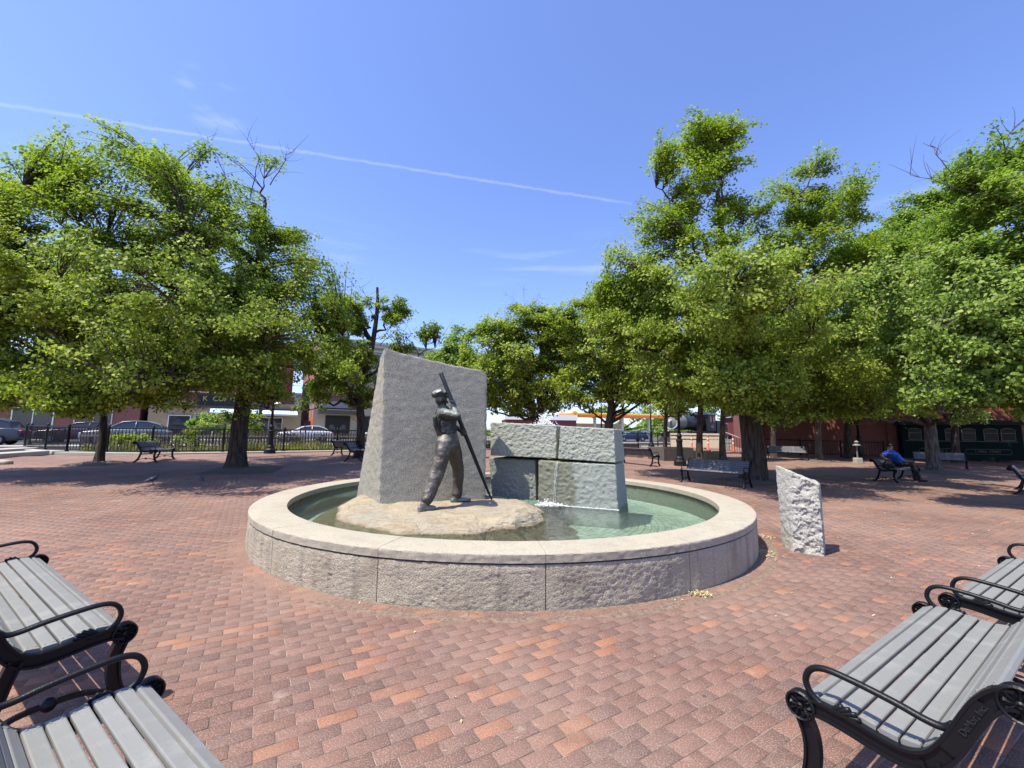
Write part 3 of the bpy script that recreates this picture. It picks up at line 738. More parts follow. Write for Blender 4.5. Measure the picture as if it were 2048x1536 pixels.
def statue():
    base = np.array([-1.02, 6.65, 0.47])
    root = empty('statue', tuple(base), 0, 'bronze statue of a worker in a flat cap bracing a long lever', 'statue')
    J = lambda px, py, Y: Vector(pix(px, py, Y)-base)
    # lever
    top, h1, h2, tip = J(881.5, 746, 6.42), J(905, 806, 6.60), J(927, 858, 6.80), J(982.5, 999, 7.36)
    d = tip-top
    h1 = top+d*0.222; h2 = top+d*0.435
    mb = MB(); mb.tube([top, top+d*0.55, top+d*0.8, top+d*0.93, tip+Vector((0.01, 0, 0))], [0.033, 0.032, 0.027, 0.021, 0.013], 10); mb.build('lever', M_LEVER, root, True)
    # trousers
    mb = MB()
    limb(mb, [J(889, 884, 6.58), J(884, 910, 6.52), J(876, 942, 6.45), J(868, 962, 6.40), J(858, 988, 6.33), J(853, 1001, 6.29)],
         [(0.125, 0.14), (0.125, 0.138), (0.108, 0.115), (0.108, 0.115), (0.094, 0.104), (0.086, 0.100)], 14)
    limb(mb, [J(903, 884, 6.76), J(909, 905, 6.85), J(916, 935, 6.95), J(917, 955, 6.98), J(915, 976, 7.0), J(914, 988, 7.0)],
         [(0.125, 0.13), (0.118, 0.125), (0.095, 0.10), (0.088, 0.095), (0.085, 0.092), (0.088, 0.10)], 14)
    limb(mb, [J(896, 892, 6.67), J(896, 880, 6.67), J(894, 867, 6.66)], [(0.17, 0.16), (0.17, 0.155), (0.15, 0.135)], 16)
    fleshy(mb.build('trousers', M_BRTROUS, root, True), 0.013, 4, 0.026, 0.11)
    # shirt: torso, sleeves, collar
    sN, eN = J(893, 829, 6.50), J(913, 833, 6.46); sF, eF = J(892, 826, 6.84), J(905, 850, 6.92)
    mb = MB()
    limb(mb, [J(894, 868, 6.66), J(892, 858, 6.66), J(889, 843, 6.66), J(888, 832, 6.66), J(886, 824, 6.66)], [(0.155, 0.14), (0.168, 0.15), (0.185, 0.155), (0.18, 0.15), (0.13, 0.11)], 16)
    limb(mb, [J(888, 828, 6.54), sN, eN], [0.095, 0.088, 0.068], 12); limb(mb, [eN, eN.lerp(h1, 0.4), eN.lerp(h1, 0.62)], [0.066, 0.058, 0.048], 12)
    limb(mb, [J(888, 828, 6.80), sF, eF], [0.092, 0.086, 0.066], 12); limb(mb, [eF, eF.lerp(h2, 0.55)], [0.064, 0.050], 12)
    limb(mb, [J(886, 822, 6.65), J(884, 815, 6.65)], [0.085, 0.07], 12)
    fleshy(mb.build('shirt', M_BRSHIRT, root, True), 0.012, 3, 0.028, 0.09)
    mb = MB()                                           # braces crossing the back
    for k in (-1, 1):
        pts = [J(894, 866, 6.66)+Vector((-0.06, -0.13, 0.0)), J(889, 845, 6.66)+Vector((-0.09+0.03*k, -0.155, 0)), J(887, 824, 6.66)+Vector((0.055*k, -0.115, 0))]
        mb.tube(spline(pts, 4), (0.012, 0.006)[0], 6)
    mb.build('braces', M_LEVER, root, True)
    # head, neck, forearms and hands in one skin
    mb = MB(); H0 = J(881.5, 800, 6.64); fwd = Vector((0.90, 0.38, -0.08)).normalized(); side = fwd.cross(Vector((0, 0, 1))).normalized(); upv = side.cross(fwd)
    limb(mb, [J(885, 820, 6.65), J(884, 808, 6.65)], [0.062, 0.058], 12)
    limb(mb, [H0-upv*0.06+fwd*0.015, H0-upv*0.02, H0+upv*0.035, H0+upv*0.08], [(0.062, 0.058), (0.083, 0.076), (0.092, 0.082), (0.080, 0.072)], 14)
    limb(mb, [H0-upv*0.095+fwd*0.055, H0-upv*0.05+fwd*0.05], [0.034, 0.048], 10)                  # jaw
    limb(mb, [H0+fwd*0.082+upv*0.012, H0+fwd*0.112-upv*0.022], [0.012, 0.017], 8)                # nose
    limb(mb, [H0+fwd*0.083-upv*0.058-side*0.014, H0+fwd*0.083-upv*0.058+side*0.014], [0.010]*2, 7)  # mouth
    limb(mb, [H0+fwd*0.080+upv*0.034-side*0.03, H0+fwd*0.080+upv*0.034+side*0.03], [0.012]*2, 7)   # brow
    for s in (-1, 1): limb(mb, [H0+side*0.083*s+upv*0.02-fwd*0.01, H0+side*0.085*s-upv*0.03-fwd*0.004], [(0.012, 0.022)]*2, 8)
    ax = -d.normalized()
    limb(mb, [J(885, 822, 6.65), J(887, 832, 6.64), sN, eN, eN.lerp(h1, 0.5)], [0.05, 0.05, 0.045, 0.045, 0.042], 10); limb(mb, [J(887, 832, 6.64), sF, eF, eF.lerp(h2, 0.45)], [0.05, 0.045, 0.045, 0.044], 10)
    limb(mb, [eN.lerp(h1, 0.5), h1+Vector((0.0, -0.045, -0.03))], [0.042, 0.033], 10); limb(mb, [eF.lerp(h2, 0.45), h2+Vector((-0.03, -0.02, -0.01))], [0.044, 0.034], 10)
    fleshy(mb.build('body', M_BRONZE, root, True), 0.010, 2)
    for hp, pdv in ((h1, (0.25, -0.95, -0.2)), (h2, (-0.75, -0.5, 0.1))):
        mb = MB(); hand(mb, hp, ax, pdv, 1.15); fleshy(mb.build('hand', M_BRONZE, root, True), 0.0055, 1)
    # flat cap with a peak
    mb = MB(); c0 = H0+upv*0.075-fwd*0.015
    limb(mb, [c0-fwd*0.085+upv*0.002, c0-fwd*0.02+upv*0.040, c0+fwd*0.06+upv*0.030], [(0.058, 0.110), (0.060, 0.135), (0.042, 0.105)], 14)
    limb(mb, [c0-upv*0.02-fwd*0.03, c0-upv*0.012+fwd*0.05], [(0.05, 0.092), (0.045, 0.085)], 14)
    limb(mb, [c0+fwd*0.075+upv*0.0, c0+fwd*0.135-upv*0.022], [(0.016, 0.072), (0.011, 0.052)], 12)
    fleshy(mb.build('cap', M_BRCAP, root, True), 0.009, 3, 0.02, 0.05)
    for heel, toe in ((J(842, 1016, 6.25), J(868, 1019.5, 6.31)), (J(907, 1001, 6.98), J(938, 1002.5, 7.08))):
        mb = MB(); dd = (toe-heel); z0 = 0.0
        for v in (heel, toe): v.z = z0+0.045
        limb(mb, [heel, heel.lerp(toe, .45), heel.lerp(toe, .8), toe], [(0.055, 0.048), (0.052, 0.052), (0.042, 0.055), (0.034, 0.045)], 12)
        limb(mb, [heel+Vector((0.04, 0, 0.07)), heel+Vector((0.03, 0, 0.02))], [0.052, 0.05], 12)
        mb.cbox(heel+Vector((0.0, 0, -0.036)), (0.08, 0.085, 0.03), 0.004, math.atan2(dd.y, dd.x))
        fleshy(mb.build('shoe', M_BRSHOE, root, True), 0.009, 2)
statue()

# ------------------------------------------------------------------ benches
BX = 0.94
def bench_proto():
    root = empty('bench', (0, 0, -50)); parts = {}
    # cross-section of a slat, rounded
    w, t, r = 0.059, 0.028, 0.007; sec = []
    for cx, cy, a0 in ((w/2-r, t/2-r, 0), (-w/2+r, t/2-r, 90), (-w/2+r, -t/2+r, 180), (w/2-r, -t/2+r, 270)):
        for k in range(3): a = rad(a0+45*k); sec.append((cx+r*math.cos(a), cy+r*math.sin(a)))
    sm_ = MB().prism(sec, -BX+0.012, BX-0.012, lambda u, v, h: (h, u, v))
    for s in (-1, 1):
        for q in (-0.016, 0.016): sm_.lathe([(0.0055, 0.0135), (0.0055, 0.0160), (0.003, 0.0172)], 8, (s*(BX-0.040), q, 0))
    slat = sm_.mesh('slat', M_SLAT)
    seat = [(0.030, 0.432, 24), (0.098, 0.449, 6), (0.166, 0.446, -6), (0.234, 0.437, -8), (0.302, 0.430, -3), (0.369, 0.433, 8)]
    back = [(0.432, 0.463, 46), (0.473, 0.515, 61), (0.503, 0.573, 64), (0.532, 0.631, 63), (0.562, 0.688, 60), (0.603, 0.737, 40)]
    for y, z, a in seat+back:
        o = link('slat', slat, root); o.location = (0, y, z); o.rotation_euler = (rad(a), 0, 0)
    rail = spline([(0.0, 0.405), (0.07, 0.418), (0.16, 0.412), (0.27, 0.395), (0.36, 0.392), (0.43, 0.425), (0.480, 0.49), (0.514, 0.555), (0.546, 0.62), (0.580, 0.68), (0.622, 0.728), (0.660, 0.738)], 4)
    leg_f = spline([(0.005, 0.37), (0.032, 0.29), (0.034, 0.20), (0.012, 0.10), (-0.03, 0.04), (-0.06, 0.0)], 4)
    leg_b = spline([(0.425, 0.42), (0.455, 0.32), (0.480, 0.22), (0.525, 0.12), (0.585, 0.05), (0.64, 0.0)], 4)
    arch = spline([(-0.01, 0.06), (0.06, 0.105), (0.16, 0.14), (0.28, 0.145), (0.40, 0.135), (0.48, 0.10), (0.555, 0.055)], 4)
    F = lambda u, v, h: (h, u, v)
    mb = MB()
    for path, wd in ((rail, 0.056), (leg_f, 0.050), (leg_b, 0.048)):
        mb.ribbon(path, wd-0.004, 0.016, F)
        P2 = [Vector(p) for p in path]
        for sgn in (-1, 1):
            off = []
            for i in range(len(P2)):
                dd = (P2[min(i+1, len(P2)-1)]-P2[max(i-1, 0)]).normalized(); off.append(P2[i]+Vector((-dd.y, dd.x))*sgn*wd/2)
            mb.ribbon(off, 0.011, 0.040, F)
    mb.ribbon(arch, 0.020, 0.026, F)
    mb.cbox((0, -0.06, 0.008), (0.05, 0.07, 0.016)); mb.cbox((0, 0.64, 0.008), (0.05, 0.08, 0.016))
    frame_me = mb.mesh('end_frame', M_IRON)
    mb = MB()                                            # petalled medallion, drawn on both faces
    for s in (-1, 1):
        mb.lathe([(0.058, 0.0), (0.060, 0.018*s), (0.054, 0.025*s), (0.049, 0.021*s), (0.048, 0.010*s), (0.0, 0.010*s)], 28, (0, 0, 0), 'X', False)
        for k in range(10):
            a = 2*math.pi*k/10; ca, sa = math.cos(a), math.sin(a); pp = []
            for rr, ww, hh in ((0.014, 0.002, .012), (0.026, 0.0060, .021), (0.040, 0.0105, .022), (0.047, 0.006, .014)):
                pp.append((rr, ww, hh))
            vs = []
            for rr, ww, hh in pp:
                for q, h in ((-ww, 0.009), (0, hh), (ww, 0.009)): vs.append((h*s, rr*ca-q*sa, rr*sa+q*ca))
            fs = []
            for i in range(3): fs += [(i*3, i*3+1, i*3+4, i*3+3), (i*3+1, i*3+2, i*3+5, i*3+4)]
            mb.add(vs, fs)
        mb.lathe([(0.013, 0.008*s), (0.014, 0.022*s), (0.008, 0.027*s), (0.006, 0.022*s), (0.0, 0.021*s)], 14, (0, 0, 0), 'X', False)
    med_me = mb.mesh('medallion', M_IRON)
    mb = MB(); mb.lathe([(0.0, -0.020), (0.030, -0.014), (0.036, 0.0), (0.030, 0.014), (0.0, 0.020)], 16, (0, 0, 0), 'X', False)
    boss_me = mb.mesh('boss', M_IRON, True)
    mb = MB()                                            # fan of leaves on the seat rail
    for k, (ln, a) in enumerate(((0.075, 12), (0.070, 30), (0.060, 50), (0.048, 74))):
        ca, sa = math.cos(rad(a)), math.sin(rad(a))
        P3 = [Vector((0, 0.10, 0.432)), Vector((0, 0.10+ln*0.5*ca+0.02, 0.432+ln*0.35*sa-0.004)), Vector((0, 0.10+ln*ca+0.045, 0.432+ln*sa*0.85))]
        mb.tube(spline(P3, 4), [0.006, 0.008, 0.0095, 0.011, 0.012, 0.0125, 0.012, 0.0115, 0.010], 8, True)
    leafs_me = mb.mesh('leaf_ornament', M_IRON, True)
    arm = spline([(0.16, 0.430), (0.090, 0.438), (0.040, 0.470), (0.024, 0.520), (0.050, 0.572), (0.11, 0.594), (0.22, 0.588), (0.34, 0.572), (0.42, 0.556), (0.470, 0.556), (0.498, 0.580)], 5)
    mb = MB(); mb.tube([(0, p[0], p[1]) for p in arm], 0.0155, 10, True, 0.85, (1, 0, 0)); arm_me = mb.mesh('armrest', M_IRON, True)
    for s in (-1, 1):
        fr = link('end_frame', frame_me, root); fr.location = (s*BX, 0, 0)
        for (y, z, k) in ((0.0, 0.402, 1.0), (0.668, 0.730, 1.0)):
            m = link('medallion', med_me, fr); m.location = (0, y, z); m.scale = (k, k, k)
        b = link('boss', boss_me, fr); b.location = (0, 0.285, 0.142)
        link('leaf_ornament', leafs_me, fr)
        a = link('armrest', arm_me, root); a.location = (s*BX, 0, 0)
    mb = MB(); mb.tube([(-BX, 0.30, 0.385), (BX, 0.30, 0.385)], 0.012, 8); mb.tube([(-BX, 0.565, 0.655), (BX, 0.565, 0.655)], 0.011, 8)
    mb.build('tie_rod', M_IRON, root)
    return root
PROTO = bench_proto(); BENCHES = []
def bench(x, y, deg, label, group, dz=0.0, sx=1.0):
    o = PROTO if not BENCHES else copy_tree(PROTO)
    o.location = (x, y, G(x, y)+dz); o.rotation_euler = (0, 0, rad(deg)); o.scale = (sx, 1, 1); tag(o, label, 'bench', group); BENCHES.append(o); return o
gN = 'slatted benches around the fountain'
bench(-3.27, 3.34, 146.0, 'grey slatted bench at the left edge, the farther of the two', gN, 0, 1.27)
bench(-0.89, 1.56, 144.5, 'grey slatted bench cut off by the bottom left corner', gN)
bC = bench(2.10, 2.59, 213.9, 'grey slatted bench with raised lettering on its end, bottom right', gN)
bench(4.04, 3.80, 212.4, 'grey slatted bench behind the lettered bench on the right', gN)
gF = 'benches in the shade of the plaza'
bench(-13.75, 17.1, 112.0, 'bench seen from its side between the two left trees by the railing', gF)
bench(-7.75, 21.3, 150.0, 'bench backing on the railing just left of the tall slab', gF)
bench(-6.55, 19.2, 100.0, 'small dark bench half hidden by the left edge of the tall slab', gF)
bE = bench(6.2, 13.4, -46.7, 'long bench facing the fountain in front of the thick double trunk', gF)
bench(6.0, 19.9, 127.0, 'bench seen from behind right of the granite block stack', gF)
bench(6.6, 25.0, 150.0, 'bench far behind, just over the right end of the granite blocks', gF)
bench(15.9, 24.8, -32.0, 'empty bench in deep shade before the brick wall', gF)
bH = bench(14.25, 15.53, 28.0, 'bench with the person in the blue shirt sitting on it', gF)
bench(15.6, 12.6, 40.0, 'bench cut off by the right edge in the tree shade', gF)
bench(21.5, 21.6, -42.0, 'bench in deep shade behind the person in blue', gF)

sl = [c for c in PROTO.children if c.name.startswith('slat')][0].data; sd_ = sl.copy(); sd_.materials[0] = M_SLAT_SHADE     # same slats, with the shade of the far benches put into the colour
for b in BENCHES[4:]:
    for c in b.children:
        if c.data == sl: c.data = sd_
def lettering():
    fr = [c for c in bC.children if c.name.startswith('end_frame')]
    fr = max(fr, key=lambda c: c.location.x)              # the end near the camera
    o = link('lettering', text_mesh('DuMor, Inc.', 0.029, 0.0022, P('worn letter edge', (0.022, 0.023, 0.026), 0.45, spec=0.25)), fr)
    a = math.atan2(0.17, 0.088)
    # baseline climbs along the back post; the face looks outward along +X
    o.matrix_local = Matrix.Translation((0.0205, 0.553, 0.628)) @ Matrix(((0, 0, 1, 0), (math.cos(a), -math.sin(a), 0, 0), (math.sin(a), math.cos(a), 0, 0), (0, 0, 0, 1)))
    o['label'] = 'raised maker lettering on the bench end'
    mb = MB(); mb.ribbon([(0.478, 0.485), (0.585, 0.69)], 0.048, 0.036, lambda u, v, h: (h, u, v)); mb.build('letter_plate', M_IRON, fr)
lettering()

# ------------------------------------------------------------------ the seated person
def person():
    base = np.array([14.6, 15.9, G(14.6, 15.9)])
    root = empty('person', tuple(base), 0, 'person in a blue shirt and black cap sitting back on a bench', 'person')
    Yp = 15.9; J = lambda px, py, dy=0.0: Vector(pix(px, py, Yp+dy)-base)
    skin = P('skin', (0.36, 0.20, 0.14), 0.55); blue = P('blue shirt cloth', (0.015, 0.075, 0.42), 0.75, bump=0.4, bscale=25); dark = P('dark trousers', (0.018, 0.019, 0.024), 0.85, bump=0.5, bscale=18); black = P('black cap cloth', (0.014, 0.014, 0.016), 0.8)
    hip = J(1803, 926); ch = J(1786, 909); nk = J(1777, 902); hd = J(1779, 893.5)
    mb = MB(); limb(mb, [hip, hip.lerp(ch, .5), ch, nk.lerp(ch, .35)], [(0.15, 0.17), (0.145, 0.165), (0.15, 0.19), (0.10, 0.15)], 14)
    sN, sF = J(1775, 905, -0.2), J(1783, 903, 0.2)
    limb(mb, [sN, J(1766, 910, -0.25)], [0.085, 0.072], 10); limb(mb, [sF, J(1797, 915, 0.25)], [0.085, 0.07], 10)
    fleshy(mb.build('shirt', blue, root, True), 0.018, 3, 0.03, 0.1)
    mb = MB(); limb(mb, [nk, hd-Vector((0, 0, 0.06))], [0.055, 0.05], 10)
    limb(mb, [hd-Vector((0, 0, 0.07)), hd, hd+Vector((0, 0, 0.07))], [(0.068, 0.06), (0.09, 0.078), (0.08, 0.072)], 12)
    f = Vector((0.97, -0.2, -0.05)).normalized()
    limb(mb, [hd+f*0.05-Vector((0, 0, 0.085)), hd+f*0.045-Vector((0, 0, 0.05))], [0.035, 0.045], 8); limb(mb, [hd+f*0.085, hd+f*0.11-Vector((0, 0, 0.03))], [0.011, 0.015], 7)
    for s in (-1, 1): limb(mb, [hd+Vector((0, 0.08*s, 0.02)), hd+Vector((0, 0.08*s, -0.03))], [0.016]*2, 7)
    eN = J(1763, 912, -0.28); wN = J(1770, 917, -0.30)
    limb(mb, [J(1766, 909, -0.25), eN, wN], [0.05, 0.045, 0.032], 10)
    limb(mb, [nk, ch, sN, J(1766, 909, -0.25)], [0.03]*4, 10); limb(mb, [ch, sF, J(1797, 914, 0.25)], [0.03]*3, 10)
    eF = J(1803, 919, 0.27); wF = J(1818, 926, 0.2); limb(mb, [J(1797, 914, 0.25), eF, wF], [0.05, 0.045, 0.032], 10)
    for w, d in ((wN, Vector((0.9, -0.1, -0.4))), (wF, Vector((0.8, -0.3, -0.5)))):
        d.normalize(); limb(mb, [w, w+d*0.08], [(0.028, 0.04), (0.022, 0.042)], 8); sd = d.cross(Vector((0, 0, 1))).normalized()
        for k in range(4): limb(mb, [w+d*0.08+sd*(k-1.5)*0.02, w+d*(0.13+0.012*(k in (1, 2)))+sd*(k-1.5)*0.021-Vector((0, 0, 0.015)), w+d*(0.155+0.012*(k in (1, 2)))+sd*(k-1.5)*0.021-Vector((0, 0, 0.035))], [0.0105, 0.0095, 0.008], 6)
        limb(mb, [w+d*0.03-sd*0.035, w+d*0.075-sd*0.058, w+d*0.10-sd*0.055-Vector((0, 0, 0.012))], [0.013, 0.011, 0.009], 6)
    fleshy(mb.build('body', skin, root, True), 0.011, 2)
    kN, kF = J(1824, 929, -0.28), J(1826, 926, 0.12); aN, aF = J(1838, 954, -0.35), J(1829, 953, 0.05)
    mb = MB(); limb(mb, [hip+Vector((0, 0, -0.02)), hip.lerp(kN, .6), kN, kN.lerp(aN, .5), aN], [0.125, 0.105, 0.082, 0.075, 0.062], 12)
    limb(mb, [hip+Vector((0, 0.1, -0.02)), hip.lerp(kF, .6), kF, kF.lerp(aF, .5), aF], [0.125, 0.105, 0.082, 0.075, 0.062], 12)
    limb(mb, [hip+Vector((-.05, -0.08, 0)), hip+Vector((-.05, 0.12, 0))], [0.135]*2, 12)
    fleshy(mb.build('trousers', dark, root, True), 0.018, 3, 0.03, 0.12)
    for a in (aN, aF):
        mb = MB(); t = a+Vector((0.2, -0.07, -0.0)); a0 = a.copy(); a0.z = t.z = G(*(base[:2]+np.array([a.x, a.y])))-base[2]+0.045
        limb(mb, [a0, a0.lerp(t, .5), t], [(0.05, 0.045), (0.048, 0.05), (0.034, 0.045)], 10); limb(mb, [a0+Vector((0, 0, .08)), a0], [0.055, 0.05], 10); fleshy(mb.build('shoe', black, root, True), 0.012, 2)
    mb = MB(); limb(mb, [hd+Vector((-.02, 0, 0.055)), hd+Vector((-.015, 0, 0.10))], [(0.10, 0.09), (0.075, 0.07)], 14)
    limb(mb, [hd+f*0.06+Vector((0, 0, 0.05)), hd+f*0.155+Vector((0, 0, 0.035))], [(0.014, 0.075), (0.010, 0.05)], 10)
    cap = fleshy(mb.build('cap', black, root, True), 0.01, 2)
    mb = MB(); p0 = hd+Vector((-0.065, -0.072, 0.085)); mb.tube([p0, p0+Vector((0.035, -0.018, 0.005))], [(0.014, 0.012)]*2, 8); mb.build('emblem', P('white patch', (0.8, 0.8, 0.78), 0.7), cap)
person()
# a dark bag on the bench beside the person
mb = MB(); b0 = pix(1777, 927, 15.55); limb(mb, [b0+[-0.1, 0.0, -0.1], b0+[0, 0, 0.02], b0+[0.10, 0.02, -0.08]], [(0.11, 0.14), (0.13, 0.15), (0.10, 0.13)], 12)
o = fleshy(mb.build('backpack', P('dark bag cloth', (0.02, 0.02, 0.022), 0.8, bump=0.5), None, True), 0.02, 3, 0.03, 0.1); tag(o, 'dark bag on the bench beside the person in blue', 'bag')

def pigeon(px, py, facing, label):
    p = pixz(px, py, 0.18); x, y = p[0], p[1]; root = empty('pigeon', (x, y, G(x, y)), facing, label, 'bird', 'pigeons in the left tree shade')
    m = P('pigeon grey', (0.06, 0.065, 0.08), 0.6); mb = MB()
    limb(mb, [(-0.17, 0, 0.09), (-0.08, 0, 0.11), (0.0, 0, 0.13), (0.06, 0, 0.155), (0.085, 0, 0.20), (0.10, 0, 0.235)], [(0.008, 0.03), (0.035, 0.04), (0.055, 0.055), (0.048, 0.045), (0.024, 0.024), (0.024, 0.022)], 12)
    mb.tube([(0.11, 0, 0.236), (0.145, 0, 0.228)], [0.009, 0.003], 6); mb.build('body', m, root, True)
    for s in (-1, 1):
        mb = MB(); mb.tube([(0.01, 0.022*s, 0.09), (0.015, 0.024*s, 0.004), (0.05, 0.026*s, 0.004)], 0.005, 6); mb.build('leg', P('pigeon leg', (0.2, 0.07, 0.06)), root)
pigeon(304, 969, 1.0, 'dark pigeon standing upright in the shade, the left one'); pigeon(402, 968, 2.4, 'dark pigeon in the tree shade right of the other pigeon')

# ------------------------------------------------------------------ trees
def tubes_np(lines, n):
    """lines: list of (points (k,3), radii (k)); one array mesh"""
    Vs, Fs, b = [], [], 0; q = np.linspace(0, 2*np.pi, n, endpoint=False)
    for P_, R_ in lines:
        k = len(P_); T = np.gradient(P_, axis=0); T /= np.linalg.norm(T, axis=1)[:, None]+1e-9
        ref = np.array([0.31, 0.22, 0.93]) if abs(T[0, 2]) < 0.8 else np.array([0.9, 0.3, 0.1])
        A = ref-T*(T @ ref)[:, None]; A /= np.linalg.norm(A, axis=1)[:, None]; B = np.cross(T, A)
        Vs.append((P_[:, None]+R_[:, None, None]*(A[:, None]*np.cos(q)[None, :, None]+B[:, None]*np.sin(q)[None, :, None])).reshape(-1, 3))
        I = (np.arange(k-1)[:, None]*n+np.arange(n)[None]); J = (np.arange(k-1)[:, None]*n+(np.arange(n)+1) % n)
        Fs.append(np.stack([I, J, J+n, I+n], -1).reshape(-1, 4)+b); b += k*n
    return np.concatenate(Vs), np.concatenate(Fs)

def tree(name, label, base, trunk, r0, Y0, blobs, tips, per, leaf, seed, lmat, bmat, group, fork=0.35, bare=(), spread=0.30, cat='tree', droop=0.35):
    """blobs: (px, py, rx, ry, dY, weight) lobes of the crown as seen, each with its own depth; trunk: points rising from the base"""
    R = np.random.default_rng(seed); bx, by = base; bz = G(bx, by); o0 = np.array([bx, by, bz])
    C, S, Wt = [], [], []
    for px, py, rx, ry, dY, w in blobs:
        Y = Y0+dY; C.append(pix(px, py, Y)-o0); sx, sz = rx*Y/FOC, ry*Y/FOC; S.append((sx, (sx+sz)/2*1.0, sz)); Wt.append(w*(sx*sz)**0.85)
    C, S, Wt = np.array(C), np.array(S), np.array(Wt); Wt /= Wt.sum()
    nb = max(20, tips//6); k = R.choice(len(C), nb, p=Wt); d = R.normal(size=(nb, 3)); d /= np.linalg.norm(d, axis=1)[:, None]
    rr = 0.38+0.62*R.random(nb)**0.6; Bc = C[k]+S[k]*d*rr[:, None]; cen = (C*Wt[:, None]).sum(0)     # boughs, then twigs about each bough
    bi = R.integers(0, nb, tips); bs = spread*2.25*(0.45+1.0*R.random(nb))[bi]; bd = R.normal(size=(tips, 3)); bd *= (R.random(tips)**0.45/np.linalg.norm(bd, axis=1))[:, None]
    T = Bc[bi]+bd*np.stack([bs, bs, bs*0.60], 1)
    T = T[T[:, 2] > (1.7 if cat == 'tree' else 0.12)]; tips = len(T)
    trunk = np.array(spline(trunk, 5)); hz = trunk[:, 2]; top = trunk[-1]
    lines = []; tr = r0*(1-0.72*np.linspace(0, 1, len(trunk))**1.2); tr[0] *= 1.45; tr[1] *= 1.15
    fl_ = tubes_np([(trunk, tr)], 12)
    # main limbs reach for well separated tips
    nl = max(6, min(22, tips//55)); sel = [int(np.argmax(T[:, 2]))]; dist = np.linalg.norm(T-T[sel[0]], axis=1)
    for _ in range(nl-1): j = int(np.argmax(dist)); sel.append(j); dist = np.minimum(dist, np.linalg.norm(T-T[j], axis=1))
    limbs = []; H = hz[-1]
    for j in sel:
        t = T[j]*0.93+np.array([0, 0, -0.1]); hd = math.hypot(t[0]-top[0], t[1]-top[1])
        h = np.clip(t[2]-0.85*hd-0.4, fork*H, H*0.97); s = np.array([np.interp(h, hz, trunk[:, a]) for a in range(3)])
        ctrl = s+np.array([(t[0]-s[0])*0.40, (t[1]-s[1])*0.40, max(0.3, (t[2]-s[2])*0.68)])
        L = bez(s, ctrl, t, 12); L[1:-1] += R.normal(0, 0.07, (10, 3)); ln = np.linalg.norm(t-s)
        ra = min(r0*0.55, 0.045+0.020*ln); limbs.append(L); lines.append((L, np.linspace(ra, 0.012, 12)))
    LP = np.concatenate(limbs+[trunk[int(len(trunk)*0.6):]])
    tw = []; Lp, Ln, Lb = [], [], []
    for t in T:
        dd = np.linalg.norm(LP-t, axis=1)+0.9*np.maximum(0, LP[:, 2]-t[2]+0.1); s = LP[int(np.argmin(dd))]
        m = (s+t)/2+np.array([0, 0, 0.16*np.linalg.norm(t-s)])+R.normal(0, 0.08, 3); L = bez(s, m, t, 5); ln = np.linalg.norm(t-s)
        tw.append((L, np.linspace(0.008+0.007*ln, 0.004, 5))); Lb.append(L)
    V1, F1 = tubes_np(lines, 6); V2, F2 = tubes_np(tw, 4)
    root = empty(name, tuple(o0), 0, label, cat, group)
    link('trunk', np_mesh('trunk', fl_[0], fl_[1], bmat, True), root)
    link('branches', np_mesh('branches', np.concatenate([V1, V2]), np.concatenate([F1, F2+len(V1)]), bmat, True), root)
    if bare:
        bl = []
        for pts in bare:
            P_ = np.array(spline([pix(px, py, Y0+dy)-o0 for px, py, dy in pts], 4)); P_[1:-1] += R.normal(0, 0.03, (len(P_)-2, 3)); bl.append((P_, np.linspace(0.020, 0.004, len(P_))))
            for _ in range(12):
                i = R.integers(len(P_)//4, len(P_)); q = P_[i]; e = q+np.array([R.normal(0, .35), R.normal(0, .35), abs(R.normal(0.35, .25))]); bl.append((bez(q, (q+e)/2+R.normal(0, .06, 3), e, 5), np.linspace(0.007, 0.002, 5)))
        V, F = tubes_np(bl, 5); link('dead_twigs', np_mesh('dead_twigs', V, F, bmat, True), root)['kind'] = 'stuff'
    # leaves in sprays about the end of every twig
    n = tips*per; ti = np.repeat(np.arange(tips), per); LB = np.array(Lb); a = 0.35+0.65*R.random(n)**0.6
    i0 = np.minimum((a*4).astype(int), 3); fr = (a*4-i0)[:, None]; p = LB[ti, i0]*(1-fr)+LB[ti, i0+1]*fr
    sg = spread*0.56*(0.6+0.8*R.random(tips))[ti]; off = R.normal(size=(n, 3)); off *= (1.75*R.random(n)**0.5/np.linalg.norm(off, axis=1))[:, None]; off *= np.stack([sg, sg, sg*0.62], 1); p = p+off
    ow = p-cen; ow /= np.linalg.norm(ow, axis=1)[:, None]+1e-6; nm = R.normal(size=(n, 3))*0.50+np.array([0, 0, 0.70])+0.65*ow; nm /= np.linalg.norm(nm, axis=1)[:, None]
    dr = off*1.2+R.normal(size=(n, 3))*0.25; dr[:, 2] -= droop*0.3; dr -= nm*(dr*nm).sum(1)[:, None]; dr /= np.linalg.norm(dr, axis=1)[:, None]+1e-9
    sd = np.cross(nm, dr); l = (leaf*(0.5+0.85*R.random(n)))[:, None]
    V = np.stack([p, p+dr*l*0.42+sd*l*0.42+nm*l*0.06, p+dr*l-nm*l*0.12, p+dr*l*0.42-sd*l*0.42+nm*l*0.06], 1).reshape(-1, 3)
    cr = link('crown', np_mesh('crown', V, np.arange(n*4).reshape(-1, 4), lmat), root); cr['kind'] = 'stuff'
    return root

def ground_hit(px, py):
    d = ray_dir(px, py); lo = None
    for k in np.linspace(1, 120, 6000):
        q = np.array([0, 0, EYE])+d*k
        if q[2] <= G(q[0], q[1]): return q
def straight(h, lx=0.0, ly=0.0, w=0.1): return [(0, 0, -0.1), (0.02, 0, h*0.2), (lx*0.4+w*0.3, ly*0.4, h*0.5), (lx*0.8-w*0.2, ly*0.8, h*0.8), (lx, ly, h)]

